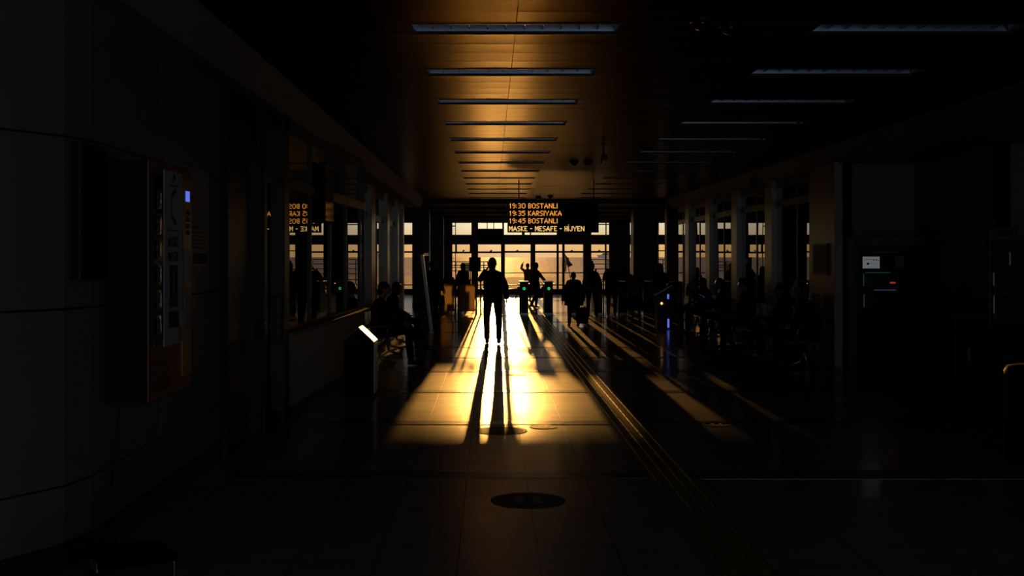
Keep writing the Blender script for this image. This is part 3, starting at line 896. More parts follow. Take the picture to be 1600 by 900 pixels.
MB().box(D + 0.014, D + 0.02, 0.74, 0.91, 0.40, 0.68).build('info_label', 'grey', kp)
MB().box(D, D + 0.01, 0.08, 0.42, 0.06, 0.24).build('delivery_flap', 'black', t)
MB().box(D, D + 0.01, 0.46, 0.64, 0.06, 0.24).build('front_plate', 'red', t)
for i in range(6):
    o = MB()
    o.loft([(0, 0, 0), (0, 0, 0.02), (0, 0, 0.10), (0, 0, 0.125)], [(0.045, 0.004), (0.045, 0.012), (0.045, 0.012), (0.045, 0.003)], 10, side=(0, 1, 0))
    q = o.build('snack_packet', 'foil', None, (VX0 + D + 0.03, Ya + 0.10, 0.86 + 0.41 + i * 0.155))
    tag(q, 'shiny wrapped packet in the vending machine display, %s from the top' % ORD[5 - i], 'packet', 'packets in the vending machine')
tag(MB().loft([(VX0 + 0.06, 7.02, 0.87), (VX0 + 0.05, 7.0, 0.66), (VX0 + 0.03, 6.97, 0.52), (VX0 + 0.02, 6.99, 0.36)], 0.007, 6).build('power_cable', 'black', smooth=True), 'black power cable hanging down below the vending machine', 'cable')

# poster, holder, dark framed panel
t = thing('poster', 'pale wall poster with dark print beyond the vending machine', 'poster', (-2.345, 8.3, 1.68))
MB().box(0, 0.006, 0.0, 1.25, 0, 0.78).build('sheet', mat('aged_paper', (0.34, 0.35, 0.34), 0.5), t)
p = MB()
for i, (y0, y1, z0, z1) in enumerate(((0.2, 0.75, 0.50, 0.55), (0.35, 0.7, 0.42, 0.46), (0.5, 0.62, 0.33, 0.45), (0.2, 0.9, 0.30, 0.315), (0.6, 1.2, 0.02, 0.10))):
    p.box(0.006, 0.008, y0, y1, z0, z1)
p.build('print', 'ink', t)
p = MB()
for i in range(5): p.box(0.006, 0.008, 0.55, 1.15, 0.14 + i * 0.03, 0.155 + i * 0.03)
p.build('print_lines', 'brown_ink', t)
t = thing('sanitizer_holder', 'dark rounded holder hanging on the wall past the vending machine', 'dispenser', (-2.33, 8.05, 1.20))
MB().loft([(0.06, 0, 0.0), (0.06, 0, 0.04), (0.055, 0, 0.18), (0.04, 0, 0.28), (0.03, 0, 0.30)], [(0.055, 0.05), (0.07, 0.062), (0.06, 0.055), (0.035, 0.035), (0.015, 0.015)], 14).build('bottle', mat('dark_brown_plastic', (0.03, 0.015, 0.008), 0.3), t, smooth=True)
MB().box(-0.02, 0.03, -0.04, 0.04, 0.02, 0.3).build('bracket', 'black', t)
Y0 = 6.42
t = thing('wall_notice_case', 'tall dark framed case with three panels beside the vending machine', 'display case', (-2.345, 6.44, 1.62))
MB().box(0, 0.05, 0, 0.44, 0, 0.78).build('frame', 'black', t, bevel=0.006)
for i in range(3): MB().box(0.05, 0.056, 0.03, 0.41, 0.03 + i * 0.25, 0.25 + i * 0.25).build('panel', 'glossy_black', t)

# ------------------------------------------------------------------ floor: tactile strip, stickers
def tactile(name, lab, x0, y0, length, along):
    t = thing(name, lab, 'tactile strip', (x0, y0, 0))
    L, Wd = length, 0.36
    pl = MB(); br = MB()
    n = int(L / 0.36)
    for i in range(n):
        a = i * 0.36
        A = (0, Wd, a + 0.002, a + 0.358) if along == 'y' else (a + 0.002, a + 0.358, 0, Wd)
        pl.box(A[0], A[1], A[2], A[3], 0, 0.004)
        for k in range(4):
            c = 0.045 + k * 0.09
            B = (c - 0.014, c + 0.014, a + 0.022, a + 0.338) if along == 'y' else (a + 0.022, a + 0.338, c - 0.014, c + 0.014)
            x0_, x1_, y0_, y1_ = B
            br.add([(x0_, y0_, 0.004), (x1_, y0_, 0.004), (x1_, y1_, 0.004), (x0_, y1_, 0.004), (x0_ + 0.006, y0_ + 0.006, 0.0095), (x1_ - 0.006, y0_ + 0.006, 0.0095), (x1_ - 0.006, y1_ - 0.006, 0.0095), (x0_ + 0.006, y1_ - 0.006, 0.0095)],
                   [(4, 5, 6, 7), (0, 1, 5, 4), (1, 2, 6, 5), (2, 3, 7, 6), (3, 0, 4, 7)])
    pl.build('paving_tile', 'tactile', t)
    tag(br.build('raised_rib_pattern', 'brass', t), kind='stuff')
    return t
tactile('tactile_strip', 'long ribbed tactile guiding strip running down the hall to the turnstiles', 1.255, 5.0, 30.2, 'y')
tactile('tactile_strip', 'short ribbed tactile strip branching off across the hall to the cash machines', 1.66, 9.08, 3.7, 'x')
def sticker(px, py, r, m, lab):
    Y = gd(py)
    t = thing('floor_sticker', lab, 'sticker', (gx(px, Y), Y, 0))
    MB().lathe([(r, 0.0), (r, 0.0025), (r - 0.002, 0.003)], 40).build('disc', m, t)
    q = MB()
    for k in range(40):
        a0, a1 = 2 * math.pi * k / 40, 2 * math.pi * (k + 1) / 40
        q.add([(r * .92 * math.cos(a0), r * .92 * math.sin(a0), 0.0035), (r * .92 * math.cos(a1), r * .92 * math.sin(a1), 0.0035), (r * .86 * math.cos(a1), r * .86 * math.sin(a1), 0.0035), (r * .86 * math.cos(a0), r * .86 * math.sin(a0), 0.0035)], [(0, 1, 2, 3)])
    q.build('ring_print', 'sticker_mark', t)
    for s in (-1, 1):
        MB().loft([(s * r * .25, -r * .42, 0.0036), (s * r * .28, -r * .2, 0.0036), (s * r * .22, 0, 0.0036), (s * r * .28, r * .22, 0.0036), (s * r * .26, r * .42, 0.0036)],
                  [(r * .10, .0005), (r * .13, .0005), (r * .09, .0005), (r * .15, .0005), (r * .08, .0005)], 8).build('footprint', 'sticker_mark', t)
sticker(825, 782, 0.27, 'sticker', 'large round dark floor sticker closest to the camera')
sticker(783, 673, 0.265, 'sticker', 'large round dark floor sticker just beyond the second stone band')
sticker(849, 667, 0.145, 'sticker_pale', 'small worn round floor sticker beside the dark one')
sticker(806, 586, 0.15, 'sticker_pale', 'worn round floor sticker in the sun glare near the walking feet')
sticker(808, 557, 0.13, 'sticker_pale', 'farthest small round floor sticker behind the phone caller')
sticker(1120, 663, 0.16, 'sticker', 'faint round floor sticker on the dark seat side of the floor')

# ------------------------------------------------------------------ turnstiles and barriers
TY = 34.9
def make_turnstile():
    t = thing('turnstile', 'x', 'turnstile')
    MB().prism([(0.0, 0.0), (0.0, 0.93), (0.05, 1.0), (0.95, 1.0), (1.0, 0.93), (1.0, 0.0)], 'x', -0.125, 0.125).build('body', 'black', t, bevel=0.012)
    MB().box(-0.14, 0.14, -0.01, 1.01, 0.995, 1.02).build('lid', 'steel', t, bevel=0.006)
    MB().box(-0.13, 0.13, -0.01, 1.0, 0, 0.06).build('plinth', 'steel', t)
    q = MB()
    for k in range(20):
        a0, a1 = 2 * math.pi * k / 20, 2 * math.pi * (k + 1) / 20
        q.add([(r * math.cos(a), 0, r * math.sin(a)) for r, a in ((.042, a0), (.042, a1), (.018, a1), (.018, a0))], [(0, 1, 2, 3)])
    q.build('indicator_ring', 'green_led', t, (0, -0.006, 0.80))
    MB().lathe([(0.06, -0.004), (0.06, 0.0)], 24).build('indicator_plate', 'glossy_black', t, (0, -0.001, 0.80), (R(90), 0, 0))
    for s in (-1, 1):
        MB().ball((s * 0.15, 0.0, 0.955), 0.018, 10, 8).build('side_lamp', 'white_led', t)
    h = MB().loft([(-0.125, 0.5, 0.80), (-0.19, 0.5, 0.77)], [0.07, 0.05], 14, side=(0, 1, 0)).build('hub', 'steel', t, smooth=True)
    for d in ((-0.42, 0.0, -0.03), (-0.10, 0.28, -0.36), (-0.10, -0.28, -0.36)):
        v = Vector(d).normalized() * 0.38
        MB().loft([(-0.17, 0.5, 0.78), Vector((-0.17, 0.5, 0.78)) + v], 0.017, 10).build('arm', 'steel', t, smooth=True)
    return t
t0 = make_turnstile()
labs = ['turnstile pillar just beside the caller, with the tripod arm over the sunlit floor', 'turnstile pillar with green light beside the tactile strip, seat side of the walker', 'turnstile pillar behind the stooped person with the bag', 'turnstile pillar behind the backpack wearer',
        'turnstile pillar between the folded-arms figure and the woman in the flared skirt', 'turnstile pillar behind the woman raising her phone, aisle side', 'turnstile pillar at the shop end of the gate row']
for i, px in enumerate((819, 857.5, 896, 935, 973.5, 1012, 1051)):
    o = t0 if i == 0 else copy_tree(t0)
    o.location = (gx(px, TY), TY, 0)
    tag(o, labs[i], 'turnstile', 'gate row of turnstiles')
    if i > 1:
        for ch in o.children:
            if ch.name.startswith('indicator_ring') or ch.name.startswith('side_lamp'):
                ch.data = ch.data.copy(); ch.data.materials[0] = M['lamp_off']
def barrier(pa, pb, lab):
    Y = 35.2
    xa, xb = gx(pa, Y), gx(pb, Y)
    t = thing('glass_barrier', lab, 'barrier', ((xa + xb) / 2, Y, 0), group='frosted barrier panels by the gate')
    w = (xb - xa) / 2
    z0, z1 = gz(486.5, Y), gz(444, Y)
    MB().box(-w + 0.04, w - 0.04, -0.006, 0.006, z0, z1).build('panel', 'frosted', t)
    for s in (-1, 1):
        MB().loft([(s * w, 0, 0), (s * w, 0, z1 + 0.07)], 0.028, 12).build('post', 'black', t, smooth=True)
        for z in (z0 + 0.05, z1 - 0.06): MB().box(min(s * w, s * (w - 0.06)), max(s * w, s * (w - 0.06)), -0.02, 0.02, z - 0.02, z + 0.02).build('clamp', 'black', t)
        MB().lathe([(0.04, 0.0), (0.04, 0.012)], 16).build('foot', 'steel', t, (s * w, 0, 0))
barrier(687, 711.5, 'frosted sunlit barrier panel next to the person by the banner')
barrier(716.2, 744, 'frosted sunlit barrier panel next to the person on the phone')
Y = 35.2
t = thing('gate_post', 'thin steel gate post between the frosted panel and the caller', 'post', (gx(751, Y), Y, 0))
MB().loft([(0, 0, 0.012), (0, 0, 1.0)], 0.022, 12).build('pole', 'steel', t, smooth=True)
MB().lathe([(0.045, 0.0), (0.045, 0.014)], 16).build('base', 'steel', t)
for px, Y, lab in ((966.5, 32.4, 'slim steel rail post beside the folded-arms figure'), (943, 33.4, 'slim steel rail post behind the backpack wearer')):
    t = thing('rail_post', lab, 'post', (gx(px, Y), Y, 0))
    MB().loft([(0, 0, 0.012), (0, 0, 1.05)], 0.02, 12).build('pole', 'steel', t, smooth=True)
    MB().lathe([(0.07, 0.0), (0.07, 0.014)], 16).build('base', 'steel', t)
    MB().ball((0, 0, 1.06), 0.03, 12, 8).build('cap', 'steel', t, smooth=True)

# leaning banner
Y = 26.6
t = thing('leaning_banner', 'tall thin display board leaning by the wall, edge lit by the sun', 'board', (gx(672, Y), Y, 0))
hgt = gz(398, Y)
lean = gx(672, Y) - gx(658, Y)
MB().prism([(0, 0.02), (0.045, 0.02), (-lean + 0.035, hgt), (-lean - 0.02, hgt)], 'y', 0.0, 0.5).build('board', 'alu', t)
MB().prism([(-0.004, 0.02), (0.05, 0.02), (-lean + 0.045, hgt + 0.01), (-lean + 0.0, hgt + 0.01)], 'y', -0.012, 0.0).build('edge_strip', 'alu', t)
MB().box(-0.05, 0.07, -0.02, 0.55, 0, 0.025).build('foot', 'alu', t)
MB().box(-lean + 0.05, -lean + 0.14, 0.3, 0.5, hgt - 0.03, hgt + 0.04).build('clip_lamp', 'brass', t)

# ticket kiosk with slanted top
Y = 27.9
t = thing('ticket_kiosk', 'low ticket kiosk with slanted top and blue strips of light', 'kiosk', (gx(1036, Y), Y, 0))
xa, xb = gx(1024, Y) - gx(1036, Y), gx(1050, Y) - gx(1036, Y)
MB().prism([(xa + 0.05, 0.0), (xb, 0.0), (xb, gz(447, Y)), (xa, gz(462, Y)), (xa, gz(466, Y)), (xa + 0.05, gz(472, Y))], 'y', 0, 0.5).build('body', 'black', t, bevel=0.005)
MB().prism([(xa - 0.01, gz(462, Y)), (xb, gz(446.5, Y)), (xb, gz(445, Y)), (xa - 0.01, gz(460.5, Y))], 'y', -0.01, 0.51).build('slanted_top', 'steel', t)
MB().box(0.10, 0.145, -0.014, -0.004, gz(467, Y), gz(459.6, Y)).build('screen_edge', 'blue_led', t)
MB().box(0.105, 0.15, -0.014, -0.004, gz(512, Y), gz(498, Y)).build('light_strip', 'blue_led', t)
MB().ball((-0.035, -0.02, gz(474, Y)), 0.03, 12, 8).build('lamp', 'orange_led', t)

# ------------------------------------------------------------------ cash machines
def atm(lab, px0, px1, Y, ztop, rows):
    xa, xb = gx(px0, Y), gx(px1, Y)
    w = (xb - xa) / 2
    t = thing('cash_machine', lab, 'cash machine', ((xa + xb) / 2, Y, 0))
    MB().box(-w, w, 0.02, 0.58, 0.0, ztop).build('cabinet', 'black', t, bevel=0.015)
    MB().box(-w, w, -0.04, 0.03, 0.02, 0.90).build('lower_door', 'matt_black', t, bevel=0.01)
    h = MB().box(-w - 0.03, w + 0.03, -0.05, 0.05, ztop - 0.15, ztop).build('header_sign', mat('header_grey', (0.10, 0.10, 0.09), 0.5), t, bevel=0.006)
    MB().box(-w + 0.06, w - 0.06, -0.0, 0.03, 0.92, ztop - 0.20).build('fascia', 'black', t, bevel=0.01)
    return t, w, h
Y = 17.72
t, w, h = atm('dark cash machine with a small lit white screen, against the plain wall', 1340, 1440, Y, gz(370, Y), 0)
def zz(py): return gz(py, Y)
def xx(px): return gx(px, Y) - gx(1390, Y)
MB().box(xx(1348), xx(1374), -0.012, 0.0, zz(419.3), zz(401)).build('screen', 'screen_white', t)
s = MB()
s.box(xx(1351), xx(1371), -0.014, -0.012, zz(405.6), zz(405.1)).box(xx(1360), xx(1368), -0.014, -0.012, zz(411.6), zz(411.2))
for p in (1365, 1369, 1372): s.box(xx(p - .8), xx(p + .8), -0.014, -0.012, zz(407.8), zz(406.2))
s.ball(((xx(1356)), -0.012, zz(412)), (0.02, 0.003, 0.018), 12, 8)
s.build('screen_print', 'grey', t)
MB().box(xx(1380), xx(1398), -0.008, 0.0, zz(420), zz(400)).build('blank_panel', 'glossy_black', t)
MB().box(xx(1398.5), xx(1412), -0.02, 0.0, zz(418), zz(400)).build('notice_plate', 'grey', t)
MB().box(xx(1390.5), xx(1398.5), -0.016, 0.0, zz(443), zz(440.6)).build('card_slot_light', 'red_led', t)
MB().box(xx(1365), xx(1399), -0.03, 0.0, zz(453.8), zz(452.6)).build('tray_light', 'faint_blue', t)
MB().box(xx(1348.6), xx(1350), -0.01, 0.0, zz(447), zz(428)).build('side_light', 'faint_green', t)
MB().box(xx(1349.2), xx(1350.6), -0.01, 0.0, zz(480), zz(460)).build('side_light', 'faint_green', t)
MB().box(xx(1352), xx(1391), -0.012, 0.0, zz(426.5), zz(425.2)).build('top_strip', 'faint_green', t)
kp = MB().box(xx(1352), xx(1364), -0.03, 0.0, zz(447), zz(433)).build('keypad', 'grey', t)
for i in range(3):
    for j in range(4):
        x0 = xx(1353.2) + i * 0.037; z0 = zz(446) + j * 0.032
        MB().box(x0, x0 + 0.026, -0.036, -0.03, z0, z0 + 0.022).build('key', 'black', kp)
MB().box(xx(1368), xx(1402), -0.05, 0.0, zz(462), zz(456)).build('cash_tray', 'glossy_black', t)
MB().box(xx(1378), xx(1414), -0.02, 0.0, zz(484), zz(474)).build('receipt_slot', 'glossy_black', t)
MB().box(xx(1358), xx(1403), -0.07, 0.0, zz(395.5), zz(393.5)).build('hood', 'grey', t)
hp = MB()
for a, b_, c, d in ((1356, 1381, 378, 374), (1390, 1400, 377, 371), (1402, 1414, 377, 370), (1417, 1422, 378, 370), (1426, 1434, 378, 372)):
    hp.box(xx(a), xx(b_), -0.056, -0.05, zz(c), zz(d))
hp.build('header_print', mat('header_print_grey', (0.17, 0.17, 0.15), 0.5), h)
Y = 14.4
t, w, h = atm('dark cash machine beside the low black cabinet, with a slanting lit edge', 1546, 1634, Y, gz(356, Y), 0)
def xx(px): return gx(px, Y) - gx(1590, Y)
hp = MB()
for k, a in enumerate((1549, 1555, 1560, 1566, 1571, 1577, 1582)):
    hp.box(xx(a), xx(a + 3.4), -0.056, -0.05, zz(369), zz(360) + (0.01 if k % 2 else 0))
hp.build('header_print', 'ink', h)
MB().box(xx(1552), xx(1570), -0.012, 0.0, zz(420), zz(396)).build('screen', 'glossy_black', t)
for a, c, d in ((1577, 414, 394), (1551.5, 446, 426), (1552, 490, 462)):
    MB().box(xx(a), xx(a + 1.6), -0.012, 0.0, zz(c), zz(d)).build('side_light', 'dim_strip', t)
MB().box(xx(1562), xx(1580), -0.03, 0.0, zz(458), zz(456)).build('tray_edge', 'grey', t)
MB().box(xx(1560), xx(1584), -0.05, 0.0, zz(480), zz(466)).build('cash_tray', 'glossy_black', t)
Y = 14.45
t = thing('low_cabinet', 'low black cabinet standing beside the farther-out cash machine', 'cabinet', (gx(1513, Y), Y, 0))
w = gx(1537, Y) - gx(1513, Y)
MB().box(-w, w, 0, 0.45, 0.05, gz(496, Y)).build('body', 'matt_black', t, bevel=0.01)
MB().box(-w - 0.02, w + 0.02, -0.02, 0.47, gz(496, Y), gz(490, Y)).build('top', 'black', t, bevel=0.006)
MB().box(-w + 0.04, w - 0.04, 0.03, 0.4, 0, 0.05).build('plinth', 'matt_black', t)
MB().box(-0.01, 0.01, -0.02, -0.0, 0.45, 0.62).build('handle', 'grey', t)
Y = 9.8
t = thing('waste_bin', 'round black waste bin at the dark edge of the floor', 'bin', (gx(1574, Y) + 0.2, Y, 0))
MB().lathe([(0.17, 0.0), (0.19, 0.02), (0.205, 0.74), (0.20, 0.76)], 28).build('drum', 'felt_black', t, smooth=True)
MB().lathe([(0.21, 0.755), (0.215, 0.78), (0.19, 0.825), (0.12, 0.84)], 28).build('lid', 'matt_black', t, smooth=True)

# framed notice and pipe on the pier
t = thing('framed_notice', 'dark framed two-panel notice on the broad end pier', 'notice', (5.47, 18.66, gz(430, 19)))
MB().box(-0.03, 0.0, 0, 0.82, 0, 0.52).build('frame', 'black', t, bevel=0.005)
for a, b_ in ((0.04, 0.38), (0.42, 0.78)): MB().box(-0.034, -0.029, a, b_, 0.04, 0.48).build('sheet', 'paper', t)
t = thing('standing_pipe', 'pale upright pipe standing against the foot of the end pier', 'pipe', (5.39, 19.0, 0))
MB().loft([(0, 0, 0), (0, 0, 1.06)], 0.05, 14).build('pipe', 'grey', t, smooth=True)
MB().loft([(-0.02, 0.05, 0.9), (-0.02, 0.05, 1.14)], 0.07, 14).build('collar', 'grey', t, smooth=True)
MB().lathe([(0.08, 0), (0.08, 0.02)], 16).build('foot', 'grey', t)

# box on the sea front pillar, outdoor railings, sign board, flag, yacht
Y = WY - 0.32
t = thing('pillar_box', 'black box fixed to the pillar between the sea windows', 'box', (gx(741, Y), Y, gz(424, Y)))
MB().box(gx(733, Y) - gx(741, Y), gx(751, Y) - gx(741, Y), 0, 0.3, 0, 0.66).build('casing', 'matt_black', t, bevel=0.01)
MB().box(-0.18, 0.18, -0.012, 0.0, 0.05, 0.6).build('front_plate', 'black', t)
def railing(name, lab, pa, pb, Y, rails, posts):
    xa, xb = gx(pa, Y), gx(pb, Y)
    t = thing(name, lab, 'railing', ((xa + xb) / 2, Y, -0.03))
    c = (xa + xb) / 2
    for py in rails: MB().loft([(xa - c, 0, gz(py, Y) + 0.03), (xb - c, 0, gz(py, Y) + 0.03)], 0.022, 8, side=(0, 0, 1)).build('rail', 'frame', t, smooth=True)
    for p in posts: MB().loft([(gx(p, Y) - c, 0, 0), (gx(p, Y) - c, 0, gz(min(rails), Y) + 0.04)], 0.03, 8).build('post', 'frame', t, smooth=True)
railing('quay_railing', 'quay railing outside the window behind the hooded figure', 706, 766, 60, (409, 414.5, 418, 423), (712.5, 735, 756, 765))
railing('quay_railing', 'quay railing outside the window that frames the yacht', 922, 1040, 60, (405.5, 412.5, 420, 428), (924, 950, 990, 1036))
Y = 60.3
t = thing('quay_sign', 'yellowish board on the quay behind the hooded figure', 'sign', (gx(727, Y), Y, -0.03))
MB().box(gx(720.5, Y) - gx(727, Y), gx(733.5, Y) - gx(727, Y), 0, 0.05, gz(424, Y), gz(409.5, Y)).build('board', 'yellow_board', t)
for p in (721.5, 732.5): MB().loft([(gx(p, Y) - gx(727, Y), 0.06, 0), (gx(p, Y) - gx(727, Y), 0.06, gz(410, Y))], 0.03, 8).build('leg', 'frame', t)
Y = 58.0
t = thing('drooping_flag', 'dark flag drooping from a slanted pole outside the glass doors', 'flag', (gx(890.5, Y), Y, -0.03))
def q(px, py, dy=0): return (gx(px, Y) - gx(890.5, Y), dy, gz(py, Y) + 0.03)
MB().loft([q(893, 458), q(892, 437), q(888.5, 420), q(881.5, 394)], 0.022, 8).build('pole', 'frame', t, smooth=True)
MB().lathe([(0.2, 0.0), (0.2, 0.05), (0.04, 0.07)], 18, (gx(893, Y) - gx(890.5, Y), 0, 0.03)).build('pole_base', 'frame', t)
fl = MB()
cols_ = [[(882.5, 397), (883.3, 404), (885, 411), (887, 417)], [(886, 401), (887.5, 407), (889, 412), (890.5, 416.5)], [(888, 404), (890.5, 409.5), (892.2, 413), (892, 415.5)], [(889.5, 407), (892.5, 411), (895.2, 413.4), (894, 415)]]
vs = []; fs = []
for i, c in enumerate(cols_):
    for j, (a, b_) in enumerate(c): vs.append(q(a, b_, 0.12 * math.sin(i * 1.9 + j * 1.2)))
for i in range(3):
    for j in range(3): fs.append((i * 4 + j, i * 4 + j + 1, i * 4 + j + 5, i * 4 + j + 4))
fo = fl.add(vs, fs).build('cloth', 'flag', t, smooth=True)
sm = fo.modifiers.new('s', 'SOLIDIFY'); sm.thickness = 0.02
fl = MB().loft([q(883, 400), q(882.5, 408), q(881.5, 415), q(882, 422), q(884, 424)], [(0.03, 0.02), (0.10, 0.05), (0.13, 0.06), (0.10, 0.05), (0.03, 0.02)], 10)
fl.build('furled_cloth', 'yellow_board', t, smooth=True)
Y = 5000.0
t = thing('yacht', 'motor yacht on the horizon seen through the window', 'boat', (gx(943, Y), Y, -2.2))
def q(px, py): return (gx(px, Y) - gx(943, Y), gz(py, Y) + 2.2)
hull = MB()
hp_ = [q(932.5, 398.6), q(934.5, 401), q(936, 403.6), q(953, 403.6), q(954, 398)]
hull.prism(hp_, 'y', -6, 6)
hull.build('hull', 'boat', t)
MB().prism([q(938, 398.4), q(941.5, 396.4), q(944, 396), q(953, 396), q(953, 398.3)], 'y', -5, 5).build('cabin', 'boat', t)
MB().prism([q(941.5, 396.2), q(945, 396), q(951.5, 396), q(951.5, 397.5), q(940, 397.6)], 'y', -5.3, -5).build('cabin_window', 'boat_glass', t)
MB().prism([q(940, 397.4), q(943, 395.4), q(946, 396)], 'y', -4, 4).build('windscreen', 'boat_glass', t)
MB().prism([q(943.5, 396), q(945.5, 395.3), q(953, 395.3), q(953, 395.9)], 'y', -5, 5).build('roof', 'boat', t)
#@@PEOPLE
# ------------------------------------------------------------------ people
def union(name, mb, voxel, m, parent, smooth_it=4):
    me = mb.mesh(name)
    o = bpy.data.objects.new(name, me)
    COL.objects.link(o)
    r = o.modifiers.new('r', 'REMESH'); r.mode = 'VOXEL'; r.voxel_size = voxel
    if smooth_it:
        s = o.modifiers.new('s', 'SMOOTH'); s.factor = 0.5; s.iterations = smooth_it
    bpy.context.view_layer.update()
    dg = bpy.context.evaluated_depsgraph_get()
    me2 = bpy.data.meshes.new_from_object(o.evaluated_get(dg))
    o.modifiers.clear()
    o.data = me2
    bpy.data.meshes.remove(me)
    me2.name = name
    me2.materials.clear()
    me2.materials.append(M[m])
    for p in me2.polygons: p.use_smooth = True
    o.parent = parent
    return o

STAND = dict(pelvis=(0, 0, .93), waist=(0, 0, 1.07), chest=(0, .01, 1.27), neck=(0, 0, 1.455), head=(0, .025, 1.605),
             shL=(-.162, 0, 1.375), elL=(-.235, -.02, 1.12), wrL=(-.25, .05, .90),
             shR=(.162, 0, 1.375), elR=(.235, -.02, 1.12), wrR=(.25, .05, .90),
             hiL=(-.09, 0, .91), knL=(-.10, .02, .50), anL=(-.11, -.02, .085),
             hiR=(.09, 0, .91), knR=(.10, .02, .50), anR=(.11, -.02, .085))
SIT = dict(pelvis=(0, 0, .56), waist=(0, -.02, .70), chest=(0, -.01, .90), neck=(0, .02, 1.07), head=(0, .06, 1.215),
           shL=(-.162, 0, .985), elL=(-.23, .06, .75), wrL=(-.13, .27, .66),
           shR=(.162, 0, .985), elR=(.23, .06, .75), wrR=(.13, .27, .66),
           hiL=(-.09, .02, .55), knL=(-.11, .43, .53), anL=(-.11, .42, .09),
           hiR=(.09, .02, .55), knR=(.11, .43, .53), anR=(.11, .42, .09))

